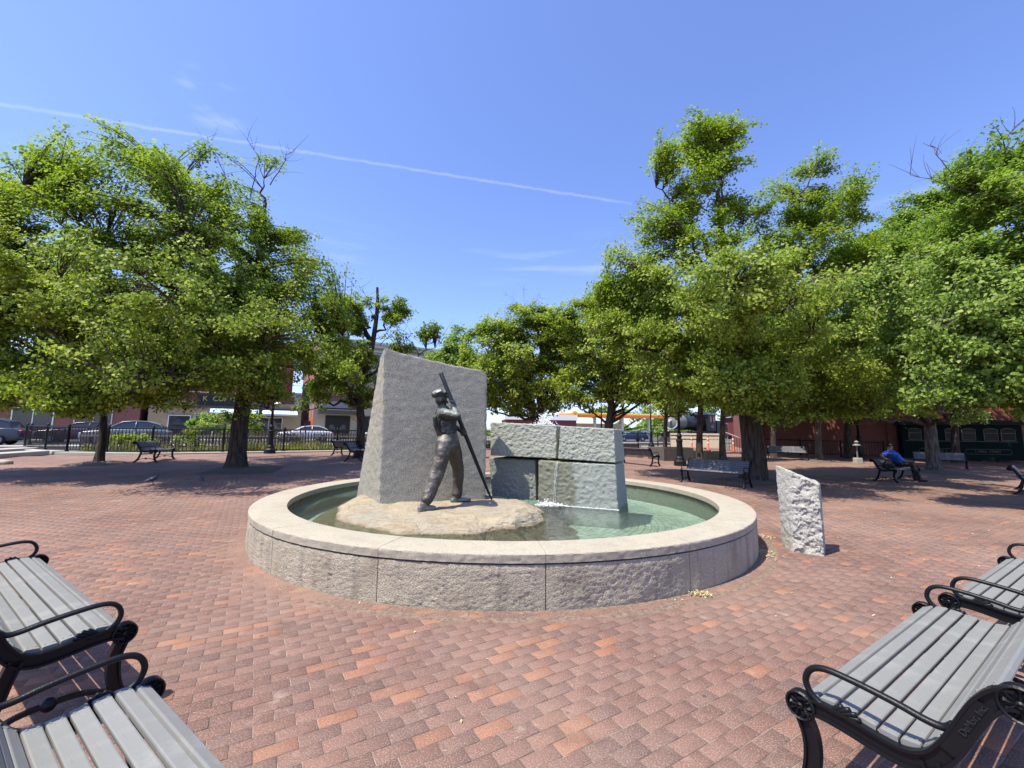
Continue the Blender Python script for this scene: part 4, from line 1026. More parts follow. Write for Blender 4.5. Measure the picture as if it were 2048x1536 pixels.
gL = 'linden trees on the left of the plaza'; gR = 'trees on the right of the plaza'; gB = 'trees beyond the fountain'
tree('linden_tree', 'large spreading linden with a thick trunk left of the fountain', (-9.42, 14.8), straight(8.4, 0.3, 0, 0.3), 0.30, 14.8,
     [(600, 610, 105, 120, -1.0, 1.0), (640, 680, 70, 80, 0.5, 0.8), (560, 520, 80, 95, 0.5, 0.7), (500, 640, 120, 120, 1.5, 0.8), (430, 500, 150, 150, -1, 1.0), (510, 390, 60, 75, 0, 0.22), (545, 320, 30, 50, 0, 0.16), (400, 355, 100, 60, -1, 0.5),
      (285, 420, 150, 140, -2.5, 1.0), (250, 280, 45, 45, -2, 0.10), (160, 330, 105, 65, -2.5, 0.6), (80, 275, 40, 35, -2.5, 0.25), (330, 590, 170, 150, -3, 0.9), (430, 740, 160, 80, -1.5, 0.9), (300, 730, 130, 90, -3.5, 0.8), (520, 740, 75, 60, 0, 0.5), (255, 300, 60, 45, -2, 0.3), (330, 600, 150, 110, -5.0, 0.35), (180, 650, 120, 80, -4.6, 0.35), (470, 690, 110, 80, -2.5, 0.7), (400, 560, 130, 110, 2.0, 0.6)],
     2500, 62, 0.088, 3, M_LEAF, M_BARK, gL, 0.36, [[(470, 420, 0), (440, 330, 0), (415, 275, 0)], [(500, 400, 0), (515, 320, 0), (495, 280, 0)], [(540, 370, 0), (570, 320, 0), (590, 300, 0)]])
tree('linden_tree', 'slim linden with a thin trunk near the left railing', (-14.91, 15.6), straight(6.5, -0.6, -0.5, 0.2), 0.14, 14.6,
     [(60, 480, 120, 130, -2.0, 1.0), (150, 600, 120, 110, -0.5, 0.8), (60, 640, 130, 100, -3.0, 1.0), (150, 770, 125, 55, -3.0, 1.0), (60, 790, 90, 35, -4.0, 0.9), (250, 790, 100, 40, -2.5, 0.7), (290, 700, 110, 90, 0, 0.6), (25, 380, 60, 60, -1.5, 0.4), (90, 560, 120, 120, -3.5, 0.45)],
     1600, 60, 0.088, 5, M_LEAFY, M_BARK, gL, 0.3)
tree('linden_tree', 'linden at the far left edge with only its crown in view', (-17.5, 11.2), straight(7.5, 0.5, 0, 0.2), 0.25, 11.5,
     [(-60, 520, 110, 150, 0, 1.0), (-70, 720, 100, 90, 0, 0.8), (-20, 400, 60, 60, 0.5, 0.35), (-150, 500, 150, 200, 0, 0.8)], 620, 44, 0.115, 8, M_LEAF, M_BARK, gL, 0.3)
tree('damaged_tree', 'damaged tree with a snapped bare top behind the tall slab', (-7.3, 20.6), [(0, 0, -0.1), (0.05, 0, 1.5), (-0.1, 0, 3.2), (0.35, 0, 5.2), (0.55, 0, 7.2), (0.5, 0, 8.4)], 0.21, 20.6,
     [(690, 640, 45, 65, 0, 1.0), (700, 740, 50, 60, -0.5, 1.0), (650, 740, 40, 50, -1, 0.8), (790, 620, 22, 42, 0, 0.7), (800, 680, 40, 28, 0, 0.6), (858, 662, 20, 22, 0, 0.5), (630, 790, 22, 25, -1, 0.5), (715, 800, 30, 22, 0, 0.5), (720, 600, 20, 30, 0, 0.3)],
     720, 44, 0.115, 12, M_LEAF, M_BARK, gB, 0.3, [[(760, 690, 0), (800, 660, 0), (845, 690, 0)], [(760, 680, 0), (790, 650, 0), (815, 700, 0)], [(850, 690, 0), (875, 680, 0), (888, 665, 0)], [(750, 640, 0), (735, 600, 0), (722, 575, 0)]], 0.26)
tree('linden_tree', 'bright round tree with bare twigs on top right behind the slab', (2.0, 30.5), straight(6.0, 0.2, 0, 0.2), 0.27, 30.5,
     [(990, 705, 60, 80, 0, 1.0), (1060, 685, 65, 80, 0, 1.0), (1010, 780, 60, 55, 0, 1.0), (1095, 770, 60, 60, 0, 1.0), (1115, 670, 50, 60, 0, 0.8), (1030, 645, 50, 40, 0, 0.7), (965, 760, 40, 60, -1, 0.7), (945, 700, 25, 40, 0, 0.5), (1135, 720, 45, 70, 1, 0.8), (1080, 640, 50, 35, 0, 0.5)],
     1800, 44, 0.165, 17, M_LEAFY, M_BARK, gB, 0.32, [[(1055, 690, 0), (1052, 640, 0), (1048, 580, 0)], [(1052, 640, 0), (1035, 605, 0), (1012, 590, 0)], [(1053, 640, 0), (1065, 610, 0), (1080, 596, 0)]], 0.42)
tree('linden_tree', 'tree with a forking trunk above the right end of the granite blocks', (6.3, 27.5), [(0, 0, -0.1), (-0.05, 0, 1.5), (0.1, 0, 2.6), (0.2, 0, 4.0), (0.2, 0, 6.0)], 0.32, 27.5,
     [(1165, 660, 55, 75, 0, 1.0), (1205, 620, 55, 55, 0, 0.8), (1240, 690, 70, 80, 0, 1.0), (1170, 760, 55, 50, 0, 0.9), (1285, 770, 60, 50, 0, 0.9), (1225, 775, 50, 35, 0, 0.6), (1160, 600, 25, 28, 0, 0.3), (1290, 680, 60, 70, 1, 0.8), (1230, 640, 60, 55, 1, 0.7), (1300, 620, 40, 50, 1, 0.5)],
     1800, 44, 0.155, 21, M_LEAFY, M_BARK, gB, 0.30, (), 0.38)
tree('linden_tree', 'small distant tree in the gap right of the slab top', (-6.5, 47.0), straight(6.0), 0.2, 47.0,
     [(915, 700, 32, 45, 0, 1.0), (900, 740, 45, 30, 0, 1.0), (880, 715, 22, 16, 0, 0.5), (950, 740, 25, 30, 0, 0.6)], 360, 40, 0.24, 24, M_LEAFG, M_BARK, gB, 0.3, (), 0.55)
tree('linden_tree', 'tall tree with a thick double trunk behind the long bench', (8.24, 14.77), straight(7.6, -0.7, 0.2, 0.25), 0.36, 14.8,
     [(1395, 285, 66, 48, 0, 0.8), (1470, 285, 40, 50, 0, 0.8), (1350, 320, 36, 36, 0, 0.6), (1440, 370, 95, 70, 0, 0.75), (1320, 440, 62, 50, 0, 0.7), (1390, 480, 95, 75, -0.5, 0.9), (1280, 560, 80, 80, 0, 1.1), (1235, 570, 48, 50, 0.5, 0.9), (1265, 490, 50, 45, 0, 0.7), (1400, 600, 130, 90, -1.5, 1.0), (1235, 650, 60, 75, 0.5, 1.0),
      (1500, 560, 85, 80, -1, 0.9), (1330, 690, 120, 85, -0.5, 0.9), (1470, 710, 120, 85, -2, 1.0), (1400, 790, 110, 40, -0.5, 0.8), (1540, 790, 90, 45, -2, 0.8), (1510, 430, 60, 60, 0, 0.6), (1500, 530, 95, 60, -4.3, 0.55), (1430, 600, 120, 80, -4.0, 0.4), (1560, 640, 110, 80, -4.0, 0.35), (1480, 760, 110, 40, -2.0, 0.7), (1430, 740, 120, 60, 1.5, 0.7)],
     2500, 62, 0.088, 31, M_LEAF, M_BARK, gR, 0.34, ())
tree('linden_tree', 'tree with wispy upright top branches right of the tallest one', (10.05, 17.6), straight(8.0, 1.2, -0.4, 0.3), 0.22, 16.8,
     [(1620, 365, 45, 50, 0, 0.6), (1570, 400, 45, 55, 0, 0.6), (1715, 370, 42, 42, 0, 0.55), (1670, 430, 70, 50, 0, 0.7), (1600, 480, 80, 75, 0, 0.9), (1550, 480, 55, 60, 0.5, 0.6), (1690, 520, 80, 60, 0.5, 0.8), (1560, 620, 90, 90, 0, 0.9), (1650, 600, 100, 90, 0.5, 0.9), (1600, 730, 110, 80, -1, 1.0), (1700, 700, 90, 90, 0, 0.9), (1660, 800, 85, 35, -1.5, 0.7), (1760, 420, 25, 22, 0, 0.12), (1640, 812, 90, 20, -1.0, 0.6), (1560, 810, 70, 22, -1.5, 0.5), (1640, 540, 110, 60, -5.2, 0.6), (1640, 650, 110, 80, -4.4, 0.5), (1720, 765, 100, 40, -2.5, 0.7), (1680, 720, 110, 70, 1.0, 0.7)],
     2200, 56, 0.092, 37, M_LEAF, M_BARKP, gR, 0.34, ())
tree('linden_tree', 'pale-trunked tree before the dark green carriage', (19.2, 19.6), straight(6.2, -0.3, 0, 0.35), 0.27, 18.5,
     [(1800, 560, 90, 90, 0, 1.0), (1880, 520, 100, 110, 0, 1.0), (1760, 660, 85, 80, 0, 0.9), (1850, 680, 110, 80, -1.5, 1.0), (1800, 470, 70, 50, 0.5, 0.6), (1760, 500, 50, 60, 0, 0.5), (1880, 780, 90, 30, -2, 0.7), (1790, 770, 70, 30, -1, 0.5), (1790, 812, 85, 22, -2.0, 0.7), (1900, 825, 75, 20, -2.5, 0.7), (1790, 580, 100, 60, -5.5, 0.6), (1830, 700, 100, 55, -4.5, 0.5), (1900, 640, 90, 80, -1.0, 0.8)],
     1500, 54, 0.102, 41, M_LEAFG, M_BARKP, gR, 0.34)
tree('linden_tree', 'near tree hanging leafy boughs in from the right edge', (13.6, 9.4), straight(7.0, -0.4, 0, 0.3), 0.28, 10.0,
     [(2010, 430, 80, 110, 0, 0.9), (1960, 340, 60, 45, 0, 0.25), (2030, 300, 50, 50, 0.3, 0.5), (1960, 560, 100, 85, 0, 1.0), (2030, 620, 90, 90, -0.5, 1.0), (1900, 650, 75, 60, 0.3, 0.7), (1960, 730, 110, 55, -0.3, 1.0), (1880, 790, 75, 28, 0.3, 0.7), (2040, 780, 70, 40, -0.5, 0.8), (2130, 500, 110, 200, 0, 0.6), (2130, 740, 90, 90, 0, 0.5)],
     1650, 60, 0.088, 47, M_LEAFG, M_BARKP, gR, 0.35, [[(2040, 480, 0), (1950, 395, 0), (1880, 320, 0), (1860, 290, 0)], [(1960, 400, 0), (1900, 370, 0), (1820, 350, 0)], [(2048, 330, 0), (2010, 290, 0), (2040, 245, 0)]], 0.24)
for x, y, px, crown, lab, sd in ((9.9, 22.6, 1385, [(1380, 740, 45, 45, 0, 1.0), (1350, 700, 45, 40, 0, 1.0), (1420, 690, 45, 50, 0, 1.0), (1390, 800, 40, 20, 0, 0.6)], 'leaning dark tree standing between the planters', 51),
                                 (8.3, 23.2, 1335, [(1320, 760, 40, 40, 0, 1.0), (1345, 800, 35, 25, 0, 0.8), (1310, 700, 40, 45, 0, 1.0)], 'slim tree growing out of the dark square planter', 53),
                                 (11.6, 23.6, 1435, [(1440, 740, 40, 45, 0, 1.0), (1470, 790, 35, 25, 0, 0.8), (1450, 690, 45, 40, 0, 1.0)], 'slim tree growing out of the beige planter', 55),
                                 (17.6, 24.6, 1620, [(1620, 700, 60, 60, 0, 1.0), (1650, 770, 55, 35, 0, 0.9), (1580, 780, 45, 35, 0, 0.8), (1640, 620, 50, 60, 0, 0.8)], 'tree with a mottled pale trunk before the brick wall', 59),
                                 (16.2, 26.5, 1540, [(1530, 700, 50, 60, 0, 1.0), (1550, 790, 40, 30, 0, 0.8), (1500, 640, 40, 60, 0, 0.8)], 'shaded tree just right of the thick double trunk', 61)):
    tree('linden_tree', lab, (x, y), straight(5.6, 0.2, 0, 0.2), 0.19 if px != 1335 else 0.13, y, crown, 330, 38, 0.16, sd, M_LEAF, M_BARKP if px in (1620, 1435) else M_BARK, gR, 0.4, (), 0.34)
tree('linden_tree', 'tree rising beyond the right-hand trees above the brick building', (26.2, 20.6), straight(8.0, -1.5, 0, 0.2), 0.28, 21.0,
     [(1850, 420, 60, 40, 0, 0.8), (1930, 420, 70, 60, 0, 0.8), (1720, 480, 60, 50, 0, 0.8), (1790, 470, 60, 50, 0, 0.8), (1850, 520, 70, 60, 0, 0.6), (1760, 560, 60, 60, 0, 0.8), (1700, 520, 50, 60, 0, 0.6), (2000, 560, 80, 90, 0, 0.8), (2040, 720, 60, 80, 0, 0.8)], 1100, 44, 0.14, 67, M_LEAFG, M_BARK, gR, 0.34)

for x, y, lab, sd in ((21.5, 27.4, 'added shade tree against the brick hall left of the green carriage', 101), (26.5, 25.6, 'added shade tree overhanging the green carriage', 103), (31.5, 23.2, 'added shade tree against the brick hall by the right edge', 107), (17.6, 30.2, 'added shade tree at the near end of the brick hall', 109)):  # trees added to throw shade on the hall wall
    q = lambda h, dx=0.0: (1024+FOC*(x+dx)/y, 868-FOC*(h-1.6)/y)
    r_ = FOC/y
    tree('linden_tree', lab, (x, y), straight(6.0, 0.2, 0, 0.3), 0.22, y, [(*q(7.0), 3.4*r_, 2.4*r_, 0, 1.0), (*q(4.6, -1.2), 2.6*r_, 1.0*r_, -0.5, 1.0), (*q(4.8, 1.6), 2.6*r_, 1.1*r_, -1.0, 1.0), (*q(8.8), 2.2*r_, 1.6*r_, 0, 0.7)], 900, 32, 0.19, sd, M_LEAFG, M_BARK, 'added shade trees along the brick hall', 0.4, (), 0.34)

# ------------------------------------------------------------------ railings, kerbs, lamps
def lerp2(a, b, t): return (a[0]+(b[0]-a[0])*t, a[1]+(b[1]-a[1])*t)
def railing(label, posts, h=1.22, gap=0.145, group='black iron railings along the plaza', name='iron_railing', fat=1.0):
    x0, y0 = posts[0]; root = empty(name, (x0, y0, G(x0, y0)), 0, label, 'railing', group); o0 = Vector(root.location)
    mb = MB(); mb.lathe([(0.085*fat, 0), (0.085*fat, 0.07), (0.062*fat, 0.10), (0.052*fat, 0.16), (0.050*fat, h-0.08), (0.066*fat, h-0.05), (0.066*fat, h+0.01), (0.045*fat, h+0.03), (0.058*fat, h+0.07), (0.035*fat, h+0.11), (0.0, h+0.115)], 12); pm = mb.mesh('post', M_FENCE, True)
    mb = MB(); mb.box((0, 0, (h-0.16)/2+0.12), (0.019, 0.019, h-0.20)); bm_ = mb.mesh('baluster', M_FENCE)
    for (x, y) in posts: p = link('post', pm, root); p.location = Vector((x, y, G(x, y)))-o0
    for a, b in zip(posts[:-1], posts[1:]):
        A = Vector((a[0], a[1], G(*a)))-o0; B = Vector((b[0], b[1], G(*b)))-o0; L = (B-A).length
        for nm, z, r in (('top_rail', h-0.03, 0.030), ('bottom_rail', 0.13, 0.024)):
            MB().tube([A+Vector((0, 0, z)), B+Vector((0, 0, z))], r, 8).build(nm, M_FENCE, root)
        n = int(L/gap)
        for k in range(1, n): p = link('baluster', bm_, root); p.location = A.lerp(B, k/n)
    return root
f2 = lambda u, v=FV: fl(u, v)[:2]
railing('railing running right from the slim linden towards the slab', [(-20.92, 20.25), (-18.9, 20.1), (-16.9, 20.2)]+[f2(u) for u in (-0.75, 1.95, 4.65, 7.35, 10.05, 12.75, 15.45, 18.15)])
railing('railing bending back to the left edge by the parked car', [(-20.92, 20.25), (-23.3, 21.5), (-25.7, 22.7)][::-1][:3])
railing('far railing across the sunken strip behind the slim linden', [(-30.5, 27.2), (-27.4, 28.3), (-24.3, 29.4), (-21.2, 30.5)])
railing('distant railing seen over the right end of the granite blocks', [f2(u, FV+0.6) for u in (27.6, 30.3, 33.0, 35.7)])

def strip(name, u0, u1, v0, v1, dz, mat, kind='structure', th=0.12):
    us = np.arange(u0, u1+1e-6, (u1-u0)/max(1, round((u1-u0)/1.5))); m = MB(); vs = []
    for u in us:
        for v, z in ((v0, dz-th), (v0, dz), (v1, dz), (v1, dz-th)): p = fl(u, v); vs.append((p[0], p[1], p[2]+z))
    fs = []
    for i in range(len(us)-1):
        for k in range(3): a, b = i*4+k, (i+1)*4+k; fs.append((a, b, b+1, a+1))
    fs += [(0, 1, 2, 3), tuple(len(us)*4-4+k for k in (3, 2, 1, 0))]
    m.add(vs, fs); return tag(m.build(name, mat), kind=kind)
strip('kerb', -3.4, 45, FV-0.45, FV+0.15, 0.055, M_CONC)
strip('road', -60, 60, FV+8, FV+19, 0.0, M_ASPH, th=0.3)
strip('pavement', -60, 60, FV+19, FV+22.2, 0.13, M_CONC, th=0.35)
strip('pavement', -60, 60, FV+6.4, FV+8, 0.13, M_CONC, th=0.35)
for k, (a, b, c, d) in enumerate([((-20.9, 19.9), (-16.9, 19.85), 0.4, 0.05), ((-25.9, 22.2), (-20.9, 19.85), 0.4, 0.05)]):
    A, B = Vector((a[0], a[1], G(*a)+d)), Vector((b[0], b[1], G(*b)+d)); MB()
    m = MB(); D = (B-A); m.box(tuple((A+B)/2-Vector((0, 0, 0.05))), (D.length, c, 0.13), math.atan2(D.y, D.x)); tag(m.build('kerb', M_CONC, None, False, 0.012), kind='structure')
for k, (px0, py0, px1, py1, w, h, lab) in enumerate([(0, 905, 62, 899, 0.8, 0.16, 'farther'), (0, 918, 78, 907, 0.7, 0.2, 'nearer')]):
    A = ground_hit(px0-60, py0+3); B = ground_hit(px1, py1); D = B-A; m = MB()
    m.cbox(tuple((A+B)/2+np.array([0, 0, h/2-0.03])), (float(np.hypot(D[0], D[1])), w, h), 0.02, math.atan2(D[1], D[0]))
    tag(m.build('concrete_step', M_CONC), 'long low concrete step at the left edge, the %s one' % lab, 'step', 'concrete steps at the left')
q = ground_hit(-5, 928); m = MB(); limb(m, [(q[0]-0.5, q[1]-0.1, q[2]+0.05), (q[0]+0.35, q[1], q[2]+0.05)], [(0.12, 0.2), (0.10, 0.18)], 12)
tag(m.build('kerb_stone', M_CONC, None, True), 'rounded pale kerb stone cut off by the left edge', 'stone')

def lamp_post(x, y, h, label, lantern=False):
    root = empty('lamp_post', (x, y, G(x, y)), 0, label, 'lamp post', 'black cast iron lamp posts')
    mb = MB(); mb.lathe([(0.27, 0), (0.27, 0.20), (0.23, 0.24), (0.21, 0.28), (0.19, 0.36), (0.15, 0.42), (0.135, 0.75), (0.125, 1.05), (0.15, 1.10), (0.15, 1.15), (0.09, 1.19), (0.085, 1.24), (0.12, 1.31), (0.125, 1.36), (0.09, 1.43), (0.07, 1.46)], 12); mb.build('base', M_FENCE, root)
    mb = MB(); mb.tube([(0, 0, 1.44), (0, 0, h-0.12)], [0.068, 0.048], 14); mb.build('shaft', M_FENCE, root, True)
    mb = MB(); mb.lathe([(0.05, h-0.14), (0.075, h-0.11), (0.075, h-0.06), (0.05, h-0.03), (0.03, h)], 12); mb.build('finial', M_FENCE, root)
    return root
lamp_post(-12.35, 22.0, 3.72, 'black lamp post without a lantern at the railing left of the slab')
lamp_post(7.72, 19.7, 3.9, 'black lamp post rising into the leaves left of the long bench')
lamp_post(12.5, 38.3, 4.2, 'distant black lamp post before the petrol station canopy')
lamp_post(8.0, 38.0, 4.4, 'distant slim lamp post left of the forking trunk')

# tree pits
def pit(x, y, w, rz, label):
    m = MB(); n = 10; vs = []; c, s = math.cos(rz), math.sin(rz); fs = []
    for i in range(n+1):
        for j in range(n+1):
            u, v = (i/n-.5)*w, (j/n-.5)*w; X, Y = x+c*u-s*v, y+s*u+c*v; e = min(i, j, n-i, n-j)
            vs.append((X, Y, G(X, Y)+0.006+0.022*min(e, 3)+0.02*rnd.random()*(e > 0)))
    for i in range(n):
        for j in range(n): a = i*(n+1)+j; fs.append((a, a+n+1, a+n+2, a+1))
    m.add(vs, fs); return tag(m.build('tree_pit', M_SOIL, None, True), kind='structure')
pit(-9.0, 14.6, 2.1, 0.3, ''); pit(-14.9, 15.6, 1.5, 0.2, ''); pit(8.24, 14.77, 1.8, 0.5, ''); pit(17.6, 24.6, 2.0, 0.2, ''); pit(19.2, 19.6, 2.0, 0.2, '')
# the second stem of the double trunk
dt = [o for o in scene.objects if o.get('label', '').startswith('tall tree with a thick double')][0]
mb = MB(); mb.tube(spline([(0.42, 0.25, -0.1), (0.45, 0.3, 1.2), (0.40, 0.3, 2.6), (0.75, 0.5, 4.4), (1.2, 0.8, 6.5)], 5), [0.30]+[0.25-0.009*k for k in range(20)], 12); mb.build('trunk', M_BARK, dt, True)

# planters
def planter(px, py, w, d, h, rz, mat, label, Y=None):
    p = ground_hit(px, py); root = empty('planter', (p[0], p[1], G(p[0], p[1])), rz, label, 'planter', 'square tree planters')
    mb = MB()
    for sx, sy, dx, dy in ((0, -1, w, 0.10), (0, 1, w, 0.10), (-1, 0, 0.10, d-0.2), (1, 0, 0.10, d-0.2)): mb.cbox((sx*(w/2-0.05), d/2+sy*(d/2-0.05), h/2), (dx, dy, h), 0.012)
    mb.build('wall', mat, root); MB().cbox((0, d/2, h-0.12), (w-0.21, d-0.21, 0.1)).build('soil', M_SOIL, root)
planter(1358, 922, 1.75, 1.5, 0.68, 0.25, P('weathered dark planter', (0.09, 0.08, 0.07), 0.9, var=0.5), 'dark square planter left of the long bench')
planter(1432, 918, 1.35, 1.35, 0.42, 0.25, P('beige planter', (0.34, 0.28, 0.18), 0.9, var=0.25), 'low beige planter just behind the long bench')

# bollard light
p = ground_hit(1716, 926); root = empty('bollard_light', tuple(p), 0, 'small pagoda-capped light on a pale concrete footing in the shade', 'lamp')
MB().cbox((0, 0, 0.14), (0.30, 0.30, 0.28), 0.02).build('footing', M_CONC, root)
MB().tube([(0, 0, 0.28), (0, 0, 0.98)], 0.035, 10).build('stem', P('grey stem', (0.18, 0.18, 0.17), 0.6), root)
mb = MB(); mb.lathe([(0.05, 0.92), (0.19, 0.96), (0.17, 1.0), (0.06, 1.05), (0.06, 1.12), (0.12, 1.14), (0.03, 1.22), (0, 1.23)], 14); mb.build('hood', P('grey hood', (0.22, 0.22, 0.21), 0.5), root)

# ------------------------------------------------------------------ wooden pickets, weeds and shrubs in the sunken strip
M_WOOD = plain('weathered picket', (0.20, 0.145, 0.10), 0.9, 0, 0.35, 3, 0.4, 40); M_PALE = plain('pale rail', (0.52, 0.44, 0.31), 0.85, 0, 0.15, 3)
def pickets():
    p0 = fl(-7, FV+4.6); root = empty('picket_fence', p0, FROT, 'weathered wooden picket fence behind the black railing', 'fence')
    m = MB(); m.add([(-.045, -.012, 0), (.045, -.012, 0), (.045, -.012, .9), (0, -.012, .98), (-.045, -.012, .9), (-.045, .012, 0), (.045, .012, 0), (.045, .012, .9), (0, .012, .98), (-.045, .012, .9)],
                    [(0, 1, 2, 3, 4), (9, 8, 7, 6, 5), (0, 5, 6, 1), (1, 6, 7, 2), (2, 7, 8, 3), (3, 8, 9, 4), (4, 9, 5, 0)]); me = m.mesh('picket', M_WOOD)
    for k in range(150):
        q = fl(-7+k*0.155, FV+4.6); o = link('picket', me, root); o.location = (k*0.155, 0, q[2]-p0[2]+rnd.uniform(-.03, .02)); o.rotation_euler = (0, rnd.uniform(-.03, .03), 0)
    for z in (0.72,):
        m = MB(); m.tube([(k*2.33, -0.04, fl(-7+k*2.33, FV+4.6)[2]-p0[2]+z) for k in range(11)], 0.045, 4); m.build('rail', M_PALE, root)
pickets()
M_WEED = leaf_mat('dry weed', (0.10, 0.115, 0.035), (0.19, 0.185, 0.07), (0.32, 0.27, 0.13))
def weeds():
    R = np.random.default_rng(77); n = 11000; u = R.uniform(-12, 17, n); v = FV+0.35+R.random(n)*4.0
    den = 0.5+0.5*np.sin(u*1.1+1.0)*np.cos(v*0.9+u*0.3); keep = (R.random(n) < 0.35+0.65*den) & ((u > -3.2) | (FDIR[1]*u+FNRM[1]*v > 21.2-0.5*np.minimum(0, FDIR[0]*u+FNRM[0]*v+20.9))); u, v, den = u[keep], v[keep], den[keep]; n = len(u)
    X = FDIR[0]*u+FNRM[0]*v; Y = FDIR[1]*u+FNRM[1]*v; Z = Gv(X, Y)-0.07; h = (0.22+0.5*den*R.random(n)); a = R.uniform(0, 6.28, n); w = 0.018+0.03*R.random(n); l = R.normal(0, 0.18, (n, 2))
    p = np.stack([X, Y, Z], 1); s = np.stack([np.cos(a), np.sin(a), 0*a], 1)*w[:, None]; t = p+np.stack([l[:, 0], l[:, 1], h], 1); md = (p+t)/2+np.stack([0*h, 0*h, h*0.12], 1)
    V = np.stack([p, md-s, t, md+s], 1).reshape(-1, 3)
    o = link('weeds', np_mesh('weeds', V, np.arange(4*n).reshape(-1, 4), M_WEED)); tag(o, 'tall weeds and grass between the railing and the picket fence', 'weeds', kind='stuff')
weeds()
tree('leafy_shrub', 'leafy bush with a few red blossoms left of the big trunk', (-13.6, 28.2), straight(1.6), 0.06, 28.0, [(430, 838, 26, 22, 0, 1.0), (395, 850, 22, 14, 0, 0.8), (445, 855, 20, 16, 0, 0.7)], 90, 34, 0.14, 81, M_LEAFG, M_BARK, 'shrubs behind the railing', 0.2, (), 0.22, 'shrub')
tree('leafy_shrub', 'pale green bush between the big trunk and the lamp post', (-16.5, 33.5), straight(1.4), 0.06, 33.5, [(505, 845, 14, 22, 0, 1.0), (512, 862, 16, 12, 0, 0.7)], 60, 34, 0.15, 83, M_LEAFY, M_BARK, 'shrubs behind the railing', 0.2, (), 0.22, 'shrub')
tree('leafy_shrub', 'low sprawling bush behind the railing by the side-on bench', (-16.8, 22.8), straight(0.8), 0.05, 22.8, [(250, 872, 26, 14, 0, 1.0), (285, 880, 30, 10, 0, 0.8), (380, 872, 30, 14, 1, 0.8)], 100, 34, 0.10, 85, M_LEAFY, M_BARK, 'shrubs behind the railing', 0.2, (), 0.2, 'shrub')

# ------------------------------------------------------------------ buildings on the left, across the street
M_RED = brick_wall_mat('red painted brick', (0.24, 0.055, 0.052), (0.20, 0.045, 0.042), (0.15, 0.05, 0.045), 1.2, (0.50, 0.42, 0.38))
M_TAN = brick_wall_mat('tan roman brick', (0.43, 0.32, 0.19), (0.36, 0.26, 0.155), (0.34, 0.29, 0.21), 1.4)
M_CREAM = brick_wall_mat('cream brick', (0.50, 0.44, 0.33), (0.44, 0.385, 0.29), (0.40, 0.36, 0.29), 1.5)
M_MAROON = P('maroon parapet', (0.105, 0.05, 0.05), 0.8); M_TRIM = P('pale trim', (0.55, 0.52, 0.46), 0.7); M_WHITE = P('white paint', (0.75, 0.75, 0.73), 0.55); M_STEEL = P('grey cladding', (0.30, 0.31, 0.31), 0.6)
BV = FV+22.2
def wallbox(root, u0, u1, v0, v1, z0, z1, name, mat, cut=()):
    """a box on the street grid, in the root's local frame (x along the street, y away)"""
    MB().box(((u0+u1)/2, (v0+v1)/2, (z0+z1)/2), (u1-u0, v1-v0, z1-z0)).build(name, mat, root)
def window(root, u, z, w, h, y=0.0, frame=M_TRIM, mull=1, glass=M_GLASS, name='window', fr=0.07):
    f = MB(); f.box((u, y-0.03, z+h/2+fr/2), (w+2*fr, 0.10, fr)); f.box((u, y-0.05, z-h/2-fr/2), (w+2*fr+.1, 0.16, fr))
    for s in (-1, 1): f.box((u+s*(w/2+fr/2), y-0.028, z), (fr, 0.096, h))
    for k in range(mull): f.box((u-w/2+w*(k+1)/(mull+1), y-0.026, z), (fr*0.8, 0.07, h))
    o = f.build(name, frame, root); MB().box((u, y+0.005, z), (w, 0.06, h)).build('pane', glass, o); return o
def text(body, size, mat, parent, loc, ext=0.01, shear=0.0, name='lettering', face=(0, 0)):
    o = link(name, text_mesh(body, size, ext, mat, shear), parent); o.location = loc; o.rotation_euler = (math.pi/2, 0, face[0]); return o

p = fl(0, BV); zg = p[2]+0.1
shop = empty('shop_building', (p[0], p[1], zg), FROT, 'red brick building with a tan brick shopfront and pale blue awning', 'building')
wallbox(shop, -7.0, 5.0, 0, 4.2, 0, 3.55, 'shopfront_wall', M_TAN); wallbox(shop, -9.0, 4.4, 4.3, 14, 0, 10.6, 'upper_wall', M_RED); wallbox(shop, -7.0, 4.55, 2.6, 4.28, 3.56, 4.5, 'parapet', M_MAROON); MB().box((-1.3, 2.55, 4.55), (11.7, 0.14, 0.12)).build('parapet_trim', M_TRIM, shop)
for u, w in ((-4.8, 1.5), (-3.0, 1.3), (0.15, 1.25), (1.5, 1.3), (2.75, 1.1)): window(shop, u, 1.25, w, 1.75, -0.02, M_WHITE, 0, fr=0.06)
for u in (-6.5, -3.4, -0.3, 2.6): window(shop, u, 7.6, 1.1, 1.9, 4.28, M_TRIM, 1)
mb = MB()
for z0, y0, z1, y1 in ((2.95, -0.05, 2.50, -0.95),): mb.add([(-2.6, y0, z0), (4.6, y0, z0), (4.6, y1, z1), (-2.6, y1, z1), (-2.6, y1, z1-0.16), (4.6, y1, z1-0.16), (4.6, y0, z0-0.55), (-2.6, y0, z0-0.55)], [(0, 1, 2, 3), (3, 2, 5, 4), (4, 5, 6, 7), (1, 6, 5, 2), (0, 3, 4, 7)])
mb.build('awning', P('pale blue awning', (0.50, 0.62, 0.68), 0.55), shop); MB().box((-0.8, -0.10, 3.02), (10.9, 0.2, 0.10)).build('awning_rail', P('dark rail', (0.06, 0.06, 0.07)), shop)
sg = MB().box((-1.6, -0.09, 3.66), (4.1, 0.14, 0.95)).build('sign', P('sign black', (0.02, 0.02, 0.025), 0.5), shop)
text('K  CUF IT', 0.62, P('sign yellow', (0.55, 0.50, 0.10), 0.5), sg, (-1.95, -0.175, 3.76)); text('0', 0.95, P('sign white', (0.75, 0.72, 0.80), 0.5), sg, (0.02, -0.175, 3.62), 0.01, 0.25)
